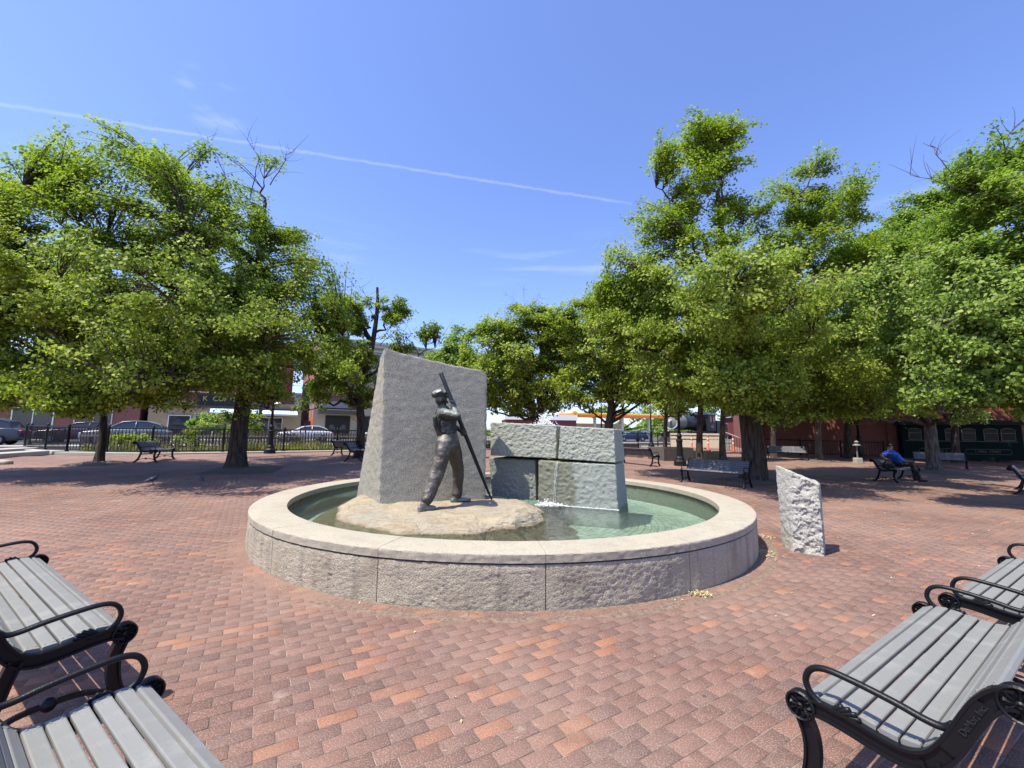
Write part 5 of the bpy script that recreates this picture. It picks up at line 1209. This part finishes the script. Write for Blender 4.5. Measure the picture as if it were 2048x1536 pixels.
MB().lathe([(0.0, 0.30), (0.28, 0.2), (0.36, 0.08), (0.36, 0)], 12, (2.9, 1.6, 3.56)).build('roof_vent', M_WHITE, shop)

p = fl(6.3, BV+0.6); bld = empty('mural_building', (p[0], p[1], p[2]+0.1), FROT, 'cream brick building with a painted side wall and a dark doorway', 'building')
wallbox(bld, 0, 15.5, 0, 12, 0, 5.0, 'lower_wall', M_CREAM); wallbox(bld, 0, 15.5, 0.02, 12, 5.01, 10.4, 'upper_wall', M_CREAM)
for k, (z, d, h) in enumerate(((10.4, 0.30, 0.35), (10.75, 0.5, 0.25), (9.9, 0.12, 0.2))): MB().box((7.75, 6.0, z+h/2), (15.5+2*d, 12+2*d, h)).build('cornice', M_TRIM, bld)
M_BAY = brick_wall_mat('dusty red brick', (0.22, 0.10, 0.09), (0.18, 0.085, 0.075), (0.2, 0.13, 0.11), 1.3)
wallbox(bld, 1.2, 4.6, -0.5, -0.01, 4.1, 8.6, 'bay', M_BAY); window(bld, 2.9, 6.0, 0.8, 1.9, -0.52, M_TRIM, 1); MB().box((2.6, -0.30, 3.72), (4.0, 0.55, 0.7)).build('bay_base', M_STEEL, bld)
MB().cbox((2.3, -0.75, 2.95), (4.2, 1.4, 0.42), 0.05).build('entrance_canopy', P('dark canopy', (0.10, 0.085, 0.08), 0.6), bld)
dr = MB().box((2.35, -0.02, 1.28), (2.5, 0.10, 2.55)).build('doorway', P('dark door', (0.02, 0.018, 0.016), 0.4), bld)
for u in (1.75, 2.95): MB().box((u, -0.085, 1.35), (0.42, 0.03, 0.45)).build('door_pane', P('door glass', (0.10, 0.11, 0.10), 0.2), dr)
for u in (2.05, 2.65): MB().tube([(u, -0.10, 1.0), (u, -0.10, 1.35)], 0.02, 6).build('handle', M_STEEL, dr)
window(bld, 5.6, 1.65, 2.3, 1.75, -0.01, P('bronze frame', (0.10, 0.085, 0.06), 0.5), 1); window(bld, 9.5, 1.65, 2.3, 1.75, -0.01, P('bronze frame b', (0.10, 0.085, 0.06), 0.5), 1)
for u in (6.5, 8.5, 11, 13.5): window(bld, u, 6.2, 1.0, 1.9, 0.01, M_TRIM, 1); window(bld, u, 8.9, 1.0, 1.5, 0.01, M_TRIM, 1)
R_ = random.Random(5); cols = [(0.55, 0.16, 0.13), (0.62, 0.66, 0.62), (0.10, 0.36, 0.58), (0.12, 0.42, 0.40), (0.70, 0.48, 0.10), (0.55, 0.13, 0.12), (0.42, 0.28, 0.55), (0.65, 0.60, 0.52)]
MB().box((-0.03, 6.0, 5.3), (0.05, 11.9, 10.2)).build('mural_ground', P('mural red', (0.52, 0.13, 0.10), 0.7), bld)
for k in range(26):                                     # loose painted bands on the side wall
    y = 0.4+k*0.44; z0 = R_.uniform(1.3, 2.6); z1 = R_.uniform(5, 9.8); w = R_.uniform(0.12, 0.34)
    pts = [(y+R_.uniform(-.15, .15), z0+(z1-z0)*i/5) for i in range(6)]
    MB().ribbon(spline(pts, 4), w, 0.012, lambda a, b, h, k=k: (-0.068-0.0013*k+h*0.1, a, b)).build('mural_band', P('mural paint', cols[k % 8], 0.7), bld)
p = fl(5.1, BV+2.0); gt = empty('yard_gate', (p[0], p[1], p[2]+0.1), FROT, 'dark blue board gate between the shop and the mural wall', 'gate')
for k in range(7): MB().box((-0.15+0.19*k, 0, 0.98), (0.178, 0.04+0.006*(k % 2), 1.96)).build('board', P('navy board', (0.028, 0.032, 0.055), 0.6), gt)
p = fl(3, BV+26); pb = empty('pale_building', (p[0], p[1], p[2]), FROT, 'pale rendered wall glimpsed between the shop and the mural', 'building')
wallbox(pb, -4, 16, 0, 8, 0, 6.6, 'wall', P('pale render', (0.48, 0.48, 0.46), 0.8)); wallbox(pb, -4.2, 16.2, -0.2, 8.2, 6.6, 6.9, 'coping', M_TRIM)

p = fl(-16, BV+0.3); lb = empty('brick_row', (p[0], p[1], p[2]+0.1), FROT, 'low red brick row with dark shop windows behind the left trees', 'building')
M_RED2 = brick_wall_mat('plain red brick', (0.27, 0.11, 0.085), (0.22, 0.085, 0.065), (0.25, 0.18, 0.15), 1.2)
wallbox(lb, -32, 8.4, 0, 9, 0, 6.4, 'wall', M_RED2); wallbox(lb, -32.2, 8.5, -0.2, 9.2, 6.41, 6.8, 'cornice', M_TRIM)
for k in range(11): window(lb, -29.5+k*3.5, 1.5, 2.2, 1.9, -0.01, M_WHITE if k % 2 else M_TRIM, 1); window(lb, -29.5+k*3.5, 4.7, 1.1, 1.5, -0.01, M_TRIM, 1)
for k in (1, 4, 7): MB().box((-27.8+k*3.5, -0.02, 1.05), (1.0, 0.08, 2.1)).build('door', P('shop door', (0.03, 0.03, 0.035), 0.4), lb)
MB().box((-18.0, -0.5, 2.95), (9.0, 1.0, 0.22)).build('shop_canopy', P('slate canopy', (0.10, 0.12, 0.15), 0.6), lb)

for k, (z, s) in enumerate(((8.3, 0.5), (6.6, 0.35), (7.5, 0.6))):
    A = np.array(fl(-18, FV+19.5))+[0, 0, z-0.6]; B = np.array(fl(26, FV+20.0))+[0, 0, z-1.2]; pts = [A+(B-A)*t+np.array([0, 0, -4*s*t*(1-t)]) for t in np.linspace(0, 1, 14)]
    o = MB().tube(pts, 0.018, 5).build('overhead_wire', P('wire', (0.12, 0.12, 0.12), 0.6)); tag(o, ('highest', 'lowest', 'middle')[k]+' of the overhead wires crossing the street before the shop', 'wire', 'overhead wires')
def utility_pole(u, v, h):
    p = fl(u, v); root = empty('utility_pole', p, FROT, 'dark teal street pole before the red brick building', 'pole')
    MB().tube([(0, 0, -0.1), (0, 0, h)], [0.16, 0.10], 12).build('shaft', P('dark teal paint', (0.02, 0.045, 0.05), 0.5), root, True); MB().tube([(0, 0, h-0.5), (0.6, -0.3, h-0.1), (1.5, -0.6, h)], 0.05, 8).build('bracket', M_STEEL, root)
utility_pole(1.35, FV+20.0, 7.6)

# ------------------------------------------------------------------ parked cars
def car(u, v, label, paint, tall=0.0, flip=False, du=0.0):
    p = fl(u, v); root = empty('parked_car', (p[0], p[1], p[2]+0.005), FROT+(math.pi if flip else 0), label, 'car', 'cars parked along the street')
    H = 1.45+tall; body = [(-2.25, 0.35), (-2.28, 0.62), (-2.15, 0.86), (-1.15, 0.96), (-0.62, 1.02), (1.45, 1.02), (1.95, 0.98+tall*0.4), (2.22, 0.86), (2.26, 0.50), (2.2, 0.30), (1.75, 0.24), (-1.75, 0.24)]
    MB().prism(body, -0.88, 0.88, lambda a, b, h: (a, h, b)).build('body', paint, root, True, 0.09, 3)
    roof = [(-1.10, 0.95), (-0.25, H-0.06), (0.35, H), (1.0, H-0.02), (1.55+tall*0.6, H-0.20), (1.95, 0.97)]
    mb = MB(); n = len(roof)
    vs = [(a, -0.84+0.16*(b-0.95)/(H-0.95), b) for a, b in roof]+[(a, 0.84-0.16*(b-0.95)/(H-0.95), b) for a, b in roof]
    mb.add(vs, [tuple(range(n)), tuple(range(2*n-1, n-1, -1))]+[(i, n+i, n+i+1, i+1) for i in range(n-1)]); mb.build('cabin_glass', M_GLASS, root, False, 0.03, 2)
    mb = MB(); mb.tube([(a, -0.83+0.16*(b-0.95)/(H-0.95), b+0.005) for a, b in roof], 0.035, 6); mb.tube([(a, 0.83-0.16*(b-0.95)/(H-0.95), b+0.005) for a, b in roof], 0.035, 6)
    mb.add([(a, s*(0.80-0.16*(b-0.95)/(H-0.95)), b+0.012) for a, b in roof[1:5] for s in (-1, 1)], [(0, 1, 3, 2), (2, 3, 5, 4), (4, 5, 7, 6)])
    for x in (0.42,): mb.tube([(x, -0.86, 0.97), (x+0.02, -0.72, H-0.03)], 0.03, 6)
    mb.build('roof', paint, root, True)
    for x in (-1.42, 1.38):
        for s in (-1, 1):
            w = MB().lathe([(0.20, -0.10), (0.315, -0.11), (0.335, -0.06), (0.335, 0.06), (0.315, 0.11), (0.20, 0.10)], 20, (x, s*0.80, 0.335), 'Y').build('wheel', P('tyre', (0.02, 0.02, 0.02), 0.85), root, True)
            MB().lathe([(0.0, -0.115), (0.18, -0.105), (0.20, -0.09), (0.20, 0.09), (0.18, 0.105), (0.0, 0.115)], 14, (x, s*0.80, 0.335), 'Y').build('rim', M_STEEL, w)
    for s in (-1, 1):
        MB().cbox((2.20, s*0.68, 0.82), (0.14, 0.30, 0.14), 0.02).build('tail_light', P('tail light', (0.42, 0.03, 0.03), 0.3), root); MB().cbox((-2.18, s*0.66, 0.72), (0.16, 0.34, 0.13), 0.02).build('headlight', P('headlight', (0.6, 0.6, 0.6), 0.15), root)
    return root
def carpaint(n, c): return plain(n, c, 0.25, 0.0, 0.05, 2, 0, 1, 0.6)
car(5.0, FV+17.6, 'white sedan parked in front of the mural wall', carpaint('white car paint', (0.72, 0.73, 0.74)))
car(12.2, FV+17.6, 'pale grey car parked left of the tall slab', carpaint('silver car paint', (0.50, 0.53, 0.56)), 0.12)
car(-6.4, FV+12.0, 'pale blue car glimpsed under the left crowns', carpaint('blue car paint', (0.16, 0.20, 0.24)), 0.1)
car(-13.4, FV+12.0, 'dark grey car at the far left edge', carpaint('dark car paint', (0.055, 0.06, 0.075)), 0.15, False)
car(-9.4, FV+15.5, 'dark car glimpsed through the left railing', carpaint('plum car paint', (0.09, 0.04, 0.06)), 0.0)

# ------------------------------------------------------------------ brick hall and green carriage on the right
WA, WB = np.array([18.5, 33.0]), np.array([46.0, 22.0]); WL = float(np.hypot(*(WB-WA))); WR = math.atan2(*(WB-WA)[::-1])
hall = empty('brick_hall', (WA[0], WA[1], 0.1), WR, 'long red brick hall behind the shaded trees on the right', 'building')
M_HALL = brick_wall_mat('hall brick', (0.26, 0.092, 0.062), (0.21, 0.072, 0.05), (0.22, 0.16, 0.13), 1.15)
MB().box((WL/2, 6, 4.4), (WL, 12, 9.6)).build('wall', M_HALL, hall); MB().box((WL/2, 6, 9.35), (WL+0.6, 12.6, 0.4)).build('cornice', P('brownstone', (0.22, 0.12, 0.09)), hall)
for k in range(8):
    if k in (3, 4): continue
    window(hall, 2.0+k*3.6, 5.6, 1.2, 2.4, -0.01, P('hall frame', (0.10, 0.08, 0.07)), 1)
for k in range(7): MB().box((0.4+k*4.1, -0.08, 4.2), (0.55, 0.18, 9.0)).build('pier', M_HALL, hall)

cg = P('dark carriage green', (0.006, 0.018, 0.016), 0.8, spec=0.1); ln = P('cream lining', (0.20, 0.18, 0.12), 0.7); glz = P('carriage glass', (0.008, 0.012, 0.012), 0.3, spec=0.2)
ang = WR; u0 = 8.9
car_o = WA+(WB-WA)/WL*u0+np.array([math.sin(WR), -math.cos(WR)])*1.0
carr = empty('green_carriage', (car_o[0], car_o[1], 0.1), WR, 'dark green carriage with paired windows against the brick hall', 'carriage'); carr.scale = (0.80, 0.80, 0.80)
MB().cbox((3.6, 0.45, 1.55), (7.4, 0.85, 2.75), 0.05).build('body', cg, carr)
mb = MB(); mb.prism([(-0.05, 2.93), (-0.02, 3.15), (0.2, 3.32), (0.7, 3.32), (0.92, 3.15), (0.95, 2.93)], -0.25, 7.45, lambda a, b, h: (h, a, b)); mb.build('roof', P('carriage roof', (0.015, 0.018, 0.018), 0.8), carr)
for k in range(3):
    for j in (0, 1):
        x = 0.75+k*2.35+j*1.02; z0, z1, w = 1.72, 2.62, 0.82
        arc = [(x-w/2, z0), (x-w/2, z1-0.05), (x-w/4, z1+0.02), (x, z1+0.04), (x+w/4, z1+0.02), (x+w/2, z1-0.05), (x+w/2, z0), (x-w/2, z0)]
        f = MB().ribbon(arc, 0.035, 0.03, lambda a, b, h: (a, 0.005+h, b)).ribbon([(x-w/2, 2.28), (x+w/2, 2.28)], 0.03, 0.026, lambda a, b, h: (a, 0.004+h, b)).build('window', ln, carr)
        MB().prism(arc[:-1], 0.0, 0.012, lambda a, b, h: (a, 0.012+h-0.006, b)).build('pane', glz, f)
MB().box((3.55, 0.006, 1.62), (6.9, 0.03, 0.035)).build('belt_rail', ln, carr)
for x0, x1, tx in ((0.9, 3.2, 'TOUNELIN  2'), (3.8, 6.6, 'L WELL  STREET')):
    pts = [(x0+0.12, 1.00), (x0, 0.82), (x0+0.12, 0.62), (x1-0.12, 0.62), (x1, 0.82), (x1-0.12, 1.00), (x0+0.12, 1.00)]
    b_ = MB().ribbon(pts, 0.02, 0.02, lambda a, b, h: (a, 0.012+h, b)).build('name_board', ln, carr); text(tx, 0.22, ln, b_, ((x0+x1)/2, 0.015, 0.82), 0.004)
for x in (1.2, 2.2, 5.0, 6.0): MB().lathe([(0.30, -0.05), (0.33, 0.0), (0.30, 0.05)], 18, (x, 0.15, 0.30), 'Y').build('wheel', M_FENCE, carr)
wl = lambda u, d: tuple(WA+(WB-WA)/WL*u+np.array([math.sin(WR), -math.cos(WR)])*d)
railing('dark railing in the shade along the brick hall', [wl(u, 2.6) for u in (0.3, 2.6, 4.9, 7.2)], 1.05)
lamp_post(*wl(5.6, 3.6), 3.6, 'black lamp post in the shade before the brick hall')

# ------------------------------------------------------------------ beyond the plaza: barrier, engine, petrol station
def barrier():
    A = pix(1342, 897, 36.5); B = pix(1446, 899, 35.0); r = math.atan2(B[1]-A[1], B[0]-A[0]); L = float(np.hypot(*(B-A)[:2])); z = G(A[0], A[1])
    root = empty('plank_barrier', (A[0], A[1], z), r, 'cream plank barrier behind the planters', 'barrier'); pm = P('cream plank', (0.56, 0.50, 0.40), 0.8, var=0.2)
    for z0, h in ((0.42, 0.62), (0.92, 0.20), (1.20, 0.16)): MB().box((L/2, 0, z0), (L, 0.10, h)).build('plank', pm, root)
    for k in range(4): MB().box((L*k/3, 0.12, 0.65), (0.14, 0.12, 1.3)).build('post', P('barrier post', (0.2, 0.17, 0.13)), root)
barrier()
def delineator(px, py, Y, lab):
    p = pix(px, py, Y); p[2] = G(p[0], p[1]); root = empty('delineator_post', tuple(p), 0, lab, 'traffic post', 'orange traffic posts')
    om = P('traffic orange', (0.42, 0.065, 0.03), 0.5); MB().lathe([(0.17, 0), (0.16, 0.06), (0.065, 0.09), (0.055, 1.10), (0.04, 1.18), (0, 1.2)], 12).build('post', om, root, True)
    for z in (0.55, 0.85): MB().lathe([(0.066, z), (0.064, z+0.14)], 12, (0, 0, 0)).build('band', M_WHITE, root)
delineator(1384, 896, 34.5, 'orange traffic post left of the leaning tree'); delineator(1417, 899, 33.5, 'orange traffic post between the leaning tree and the beige planter tree'); delineator(1467, 900, 33, 'orange traffic post left of the thick double trunk')
def ramp_rail():
    A = pix(1444, 893, 33.5); A[2] = G(A[0], A[1]); root = empty('ramp_handrail', tuple(A), 0, 'sloping handrail of a ramp left of the double trunk', 'handrail')
    hi, lo = Vector((0.0, 0.0, 1.55)), Vector((1.25, -0.6, 0.95)); MB().tube([hi, lo, lo+Vector((0.5, -0.2, 0))], 0.03, 8).build('rail', P('bright rail', (0.5, 0.52, 0.55), 0.4), root)
    for k in range(9): p = hi.lerp(lo, k/8); MB().box((p.x, p.y, p.z/2-0.1), (0.025, 0.025, p.z)).build('baluster', M_FENCE, root)
ramp_rail()

def engine():
    A = np.array([21.4, 57.0]); r = math.atan2(0.60, 0.80); root = empty('steam_locomotive', (A[0], A[1], G(*A)), r, 'black steam locomotive on display beyond the plaza trees', 'locomotive')
    bk = P('engine black', (0.022, 0.024, 0.030), 0.4); gy = P('smokebox grey', (0.17, 0.17, 0.165), 0.55); sv = P('silver ring', (0.55, 0.56, 0.56), 0.4); rd = P('cab red', (0.52, 0.07, 0.05), 0.5)
    zc = 2.75
    MB().lathe([(0.98, 0.0), (0.98, 2.2), (1.0, 2.25), (1.02, 2.4), (1.02, 7.0)], 24, (0, 0, zc), 'X').build('boiler', bk, root, True)
    sm = MB().lathe([(0.98, -0.02), (1.0, 0.0), (1.0, 2.1), (0.99, 2.15)], 24, (-0.02, 0, zc), 'X').build('smokebox', gy, root, True)
    MB().lathe([(0.84, -0.12), (0.98, -0.10), (0.98, -0.03), (0.84, -0.03)], 28, (0, 0, zc), 'X', False).build('front_ring', sv, sm); MB().lathe([(0.0, -0.22), (0.35, -0.2), (0.62, -0.13), (0.83, -0.05)], 24, (0, 0, zc), 'X').build('smokebox_door', gy, sm)
    MB().lathe([(0.0, -0.55), (0.17, -0.55), (0.19, -0.25), (0.12, -0.18)], 16, (0, 0, zc+0.15), 'X').build('headlight', sv, sm)
    MB().lathe([(0.22, 0.9), (0.20, 1.45), (0.27, 1.5), (0.24, 1.52)], 16, (0.9, 0, zc)).build('chimney', bk, root); MB().lathe([(0.40, 0.9), (0.38, 1.25), (0.22, 1.42), (0, 1.46)], 16, (3.1, 0, zc)).build('steam_dome', gy, root); MB().lathe([(0.34, 0.9), (0.32, 1.2), (0.15, 1.35), (0, 1.38)], 16, (5.0, 0, zc)).build('sand_dome', bk, root)
    cab = MB().cbox((7.9, 0, 2.75), (2.0, 2.7, 2.3), 0.04).build('cab', bk, root); MB().prism([(-1.6, 3.9), (-1.2, 4.2), (0, 4.38), (1.2, 4.2), (1.6, 3.9)], 6.6, 9.3, lambda a, b, h: (h, a, b)).build('cab_roof', P('roof blue black', (0.05, 0.06, 0.08), 0.45), cab)
    for x in (7.45, 8.3): f = MB().box((x, -1.37, 3.25), (0.62, 0.06, 0.85)).build('cab_window', rd, cab); MB().box((x, -1.40, 3.25), (0.42, 0.04, 0.62)).build('pane', M_GLASS, f)
    text('40', 0.75, sv, cab, (7.9, -1.37, 2.25))
    MB().cbox((3.6, 0, 1.45), (9.4, 2.6, 0.14), 0.02).build('running_board', bk, root); MB().cbox((4.4, 0, 1.05), (8.6, 1.1, 0.5), 0.02).build('frame', bk, root); MB().cbox((-0.55, 0, 1.05), (0.25, 2.5, 0.4), 0.02).build('buffer_beam', bk, root)
    MB().prism([(-0.62, 0.9), (-1.7, 0.12), (-0.62, 0.12)], -1.1, 1.1, lambda a, b, h: (a, h, b)).build('pilot', bk, root)
    for x, rr in ((0.6, 0.42), (2.6, 0.80), (4.4, 0.80), (6.2, 0.80)):
        for s in (-1, 1): MB().lathe([(rr*0.25, -0.06), (rr*0.95, -0.07), (rr, -0.05), (rr, 0.05), (rr*0.95, 0.07), (rr*0.25, 0.06)], 20, (x, s*0.85, rr), 'Y').build('wheel', bk, root)
    for s in (-1, 1): MB().cbox((0.7, s*1.1, 1.1), (1.2, 0.6, 0.7), 0.05).build('cylinder', gy, root); MB().box((4.4, s*1.0, 0.8), (4.0, 0.08, 0.14)).build('coupling_rod', sv, root)
    MB().cbox((11.8, 0, 2.2), (5.0, 2.6, 1.9), 0.05).build('tender', bk, root); MB().cbox((11.8, 0, 0.9), (5.0, 2.2, 0.5), 0.03).build('tender_frame', bk, root)
    q = A+np.array([0.80, 0.60])*16; cb = empty('maroon_coach', (q[0]-4.5, q[1]-9.0, G(*q)), r-0.35, 'maroon railway coach with a grey roof behind the locomotive', 'coach')
    mr = P('coach maroon', (0.13, 0.035, 0.04), 0.5); MB().cbox((4.5, 0, 2.2), (9, 2.8, 2.4), 0.04).build('body', mr, cb); MB().prism([(-1.5, 3.38), (-1.1, 3.75), (0, 3.95), (1.1, 3.75), (1.5, 3.38)], -0.3, 9.3, lambda a, b, h: (h, a, b)).build('roof', P('coach roof', (0.30, 0.31, 0.33), 0.55), cb)
    for k in range(5): f = MB().box((1.0+k*1.75, -1.42, 2.6), (0.75, 0.06, 0.95)).build('window', P('coach frame', (0.20, 0.06, 0.06)), cb); MB().box((1.0+k*1.75, -1.455, 2.6), (0.52, 0.04, 0.72)).build('pane', M_GLASS, f)
    MB().cbox((4.5, 0, 0.75), (8.6, 2.0, 0.5), 0.03).build('underframe', bk, cb)
engine()
def info_sign(px, py, Y):
    p = pix(px, py, Y); g_ = G(p[0], p[1]); root = empty('notice_board', (p[0], p[1], g_), 0.2, 'small white notice board before the maroon coach', 'sign')
    h = p[2]-g_; MB().box((0, 0, h), (0.62, 0.05, 0.85)).build('board', P('notice frame', (0.45, 0.47, 0.5)), root)
    for k in range(3): MB().box((0, -0.03, h+0.26-0.26*k), (0.5, 0.02, 0.17)).build('panel', P('notice dark', (0.05, 0.06, 0.08)), root)
    for s in (-1, 1): MB().box((s*0.27, 0.03, h/2-0.2), (0.05, 0.05, h)).build('leg', M_STEEL, root)
info_sign(1449, 857, 34)

def station():
    Y = 84.0; A = pix(1118, 835, Y); B = pix(1330, 838, Y+4); z0 = 0.6; r = math.atan2(B[1]-A[1], B[0]-A[0]); L = float(np.hypot(*(B-A)[:2]))
    root = empty('petrol_station', (A[0], A[1], z0), r, 'petrol station canopy with an orange band beyond the trees', 'petrol station')
    og = P('station orange', (0.78, 0.16, 0.02), 0.45); yl = P('station yellow', (0.80, 0.50, 0.03), 0.45); wh = P('station white', (0.82, 0.82, 0.80), 0.4)
    MB().box((L/2, 5, 4.95), (L, 10, 0.55)).build('canopy', wh, root); MB().box((L/2, -0.06, 4.62), (L+0.1, 0.10, 0.42)).build('red_band', og, root); MB().box((L/2, -0.065, 4.98), (L+0.1, 0.10, 0.28)).build('yellow_band', yl, root)
    for px in (1151, 1197):
        q = pix(px, 831, Y); d = (q-A)[:2] @ np.array([math.cos(r), math.sin(r)]); n = 14
        pts = [(0.0, -0.55)]+[(0.62*math.sin(t)*1.0, 0.62*math.cos(t)*0.9+0.03) for t in np.linspace(-2.0, 2.0, n)]
        e = MB().prism(pts, -0.04, 0.04, lambda a, b, h, d=d: (d+a, -0.20+h, 4.95+b)).build('emblem', yl, root)
        for t in (-1.0, -0.5, 0, 0.5, 1.0): MB().box((d+0.25*math.sin(t), -0.25, 4.75+0.28*math.cos(t)), (0.035, 0.03, 0.5)).build('rib', og, e)
    for x in np.linspace(2.5, L-2.0, 4): MB().box((x, 3, 2.3), (0.5, 0.5, 4.6)).build('column', wh, root)
    for x in np.linspace(4.0, L-3.0, 4):
        pu = MB().cbox((x, 3.0, 0.95), (0.9, 0.5, 1.8), 0.04).build('pump', wh, root); MB().box((x, 2.72, 1.3), (0.55, 0.06, 0.5)).build('screen', P('pump dark', (0.06, 0.06, 0.06)), pu)
    MB().box((L*0.55, 15, 1.7), (12, 6, 3.4)).build('kiosk', P('kiosk tan', (0.30, 0.26, 0.21)), root); MB().box((L*0.55, 11.95, 1.4), (9, 0.1, 1.9)).build('kiosk_glass', M_GLASS, root)
    A = pix(1012, 842, 78); rs = empty('low_shop', (A[0], A[1], 0.6), 0.12, 'low maroon shop with a white flat roof seen over the granite blocks', 'building')
    MB().box((6.6, 4, 1.75), (13.2, 8, 3.5)).build('wall', P('maroon wall', (0.20, 0.045, 0.05)), rs); MB().box((6.6, 4, 4.0), (13.6, 8.4, 1.0)).build('fascia', wh, rs)
    for k in range(5): f = MB().box((1.5+k*2.6, -0.02, 1.5), (1.7, 0.08, 1.6)).build('window', M_TRIM, rs); MB().box((1.5+k*2.6, -0.07, 1.5), (1.5, 0.04, 1.4)).build('pane', M_GLASS, f)
station()
for px, Y, lab, mt in ((1262, 62, 'dark blue car before the petrol station', (0.03, 0.05, 0.12)),):
    p = pix(px, 868, Y); o = car(0, 0, lab, carpaint('navy car paint', mt)); o.location = (p[0], p[1], G(p[0], p[1])); o.rotation_euler = (0, 0, 0.15)
tree('distant_tree', 'distant tree line clump behind the petrol station', (30, 118), straight(6), 0.3, 118, [(1260, 815, 30, 18, 0, 1.0), (1320, 820, 40, 22, 0, 1.0), (1390, 815, 45, 25, 0, 1.0), (1200, 825, 30, 12, 0, .8)], 260, 34, 0.5, 91, M_LEAFG, M_BARK, gB, 0.3, (), 0.9)
tree('distant_tree', 'distant tree behind the locomotive', (52, 95), straight(6), 0.3, 95, [(1460, 815, 40, 25, 0, 1.0), (1500, 800, 30, 30, 0, 1.0)], 160, 34, 0.45, 93, M_LEAFG, M_BARK, gB, 0.3, (), 0.8)

def far_wood():
    R = np.random.default_rng(31); n = 26000; a = np.sort(R.uniform(-1.15, 1.15, n)); h = 5.5+2.2*np.sin(a*23)+1.5*np.sin(a*57+1)+1.0*np.sin(a*131); d = 170+R.normal(0, 5, n)
    p = np.stack([d*np.sin(a), d*np.cos(a), 0.3+np.maximum(h, 2)*R.random(n)**0.7], 1); nm = R.normal(size=(n, 3)); nm /= np.linalg.norm(nm, axis=1)[:, None]; t = np.cross(nm, R.normal(size=(n, 3))); t /= np.linalg.norm(t, axis=1)[:, None]; s = np.cross(nm, t); l = (0.45+0.5*R.random(n))[:, None]
    V = np.stack([p-t*l, p-s*l*0.7, p+t*l, p+s*l*0.7], 1).reshape(-1, 3); tag(link('distant_wood', np_mesh('distant_wood', V, np.arange(4*n).reshape(-1, 4), M_LEAFG)), 'low green belt of distant trees along the horizon', 'wood', kind='stuff')
far_wood()

# ------------------------------------------------------------------ fallen blossom and leaf litter
def litter():
    R = np.random.default_rng(5); pts = []
    def heap(px, py, n, sx, sy, hz): c = pixz(px, py, 0); pts.append(np.stack([R.normal(c[0], sx, n), R.normal(c[1], sy, n), np.abs(R.normal(0.004, hz, n))], 1))
    heap(1402, 1190, 420, 0.05, 0.03, 0.010); heap(1522, 1106, 380, 0.10, 0.14, 0.010); heap(1532, 1075, 150, 0.06, 0.06, 0.006)
    n = 60; a = R.uniform(-1.6, 1.5, n); r = 4.11+np.abs(R.normal(0, 0.06, n)); pts.append(np.stack([FC[0]+r*np.sin(a), FC[1]-r*np.cos(a), 0.004+0*a], 1))
    n = 5200; x = R.uniform(-2, 26, n); y = R.uniform(4, 24, n); k = (np.hypot(x-FC[0], y-FC[1]) > 4.3) & (x > 2.2) & (R.random(n) < np.clip(0.15+(x-2)/9+np.sin(x*1.3)*np.sin(y*1.1)*0.25, 0, 1)); pts.append(np.stack([x[k], y[k], 0.004+0*x[k]], 1))
    n = 700; x = R.uniform(-16, 4, n); y = R.uniform(1.5, 18, n); k = np.hypot(x-FC[0], y-FC[1]) > 4.3; pts.append(np.stack([x[k], y[k], 0.004+0*x[k]], 1))
    n = 900; x = R.normal(11.5, 1.6, n); y = 17.2-0.28*(x-11.5)+R.normal(0, 0.12, n); pts.append(np.stack([x, y, 0.004+0*x], 1))
    p = np.concatenate(pts); n = len(p); p[:, 2] += Gv(p[:, 0], p[:, 1])+0.003
    a = R.uniform(0, 6.28, n); l = 0.005+0.013*R.random(n)**2; d = np.stack([np.cos(a), np.sin(a), R.normal(0, .25, n)], 1)*l[:, None]; s = np.stack([-np.sin(a), np.cos(a), R.normal(0, .3, n)], 1)*(l*0.45)[:, None]; up = np.array([0, 0, 1.0])*(l*0.35)[:, None]
    V = np.stack([p-d, p+s+up, p+d, p-s+up], 1).reshape(-1, 3)
    t = NT('dry blossom'); r_ = t.n('ShaderNodeNewGeometry').outputs['Random Per Island']; m = t.done(t.pbsdf(t.ramp(r_, [(0.0, (0.45, 0.33, 0.15)), (0.6, (0.60, 0.49, 0.28)), (1.0, (0.66, 0.60, 0.45))]), 0.9))
    tag(link('leaf_litter', np_mesh('leaf_litter', V, np.arange(4*n).reshape(-1, 4), m)), 'dry yellow blossom and leaf litter scattered on the bricks', 'litter', kind='stuff')
litter()
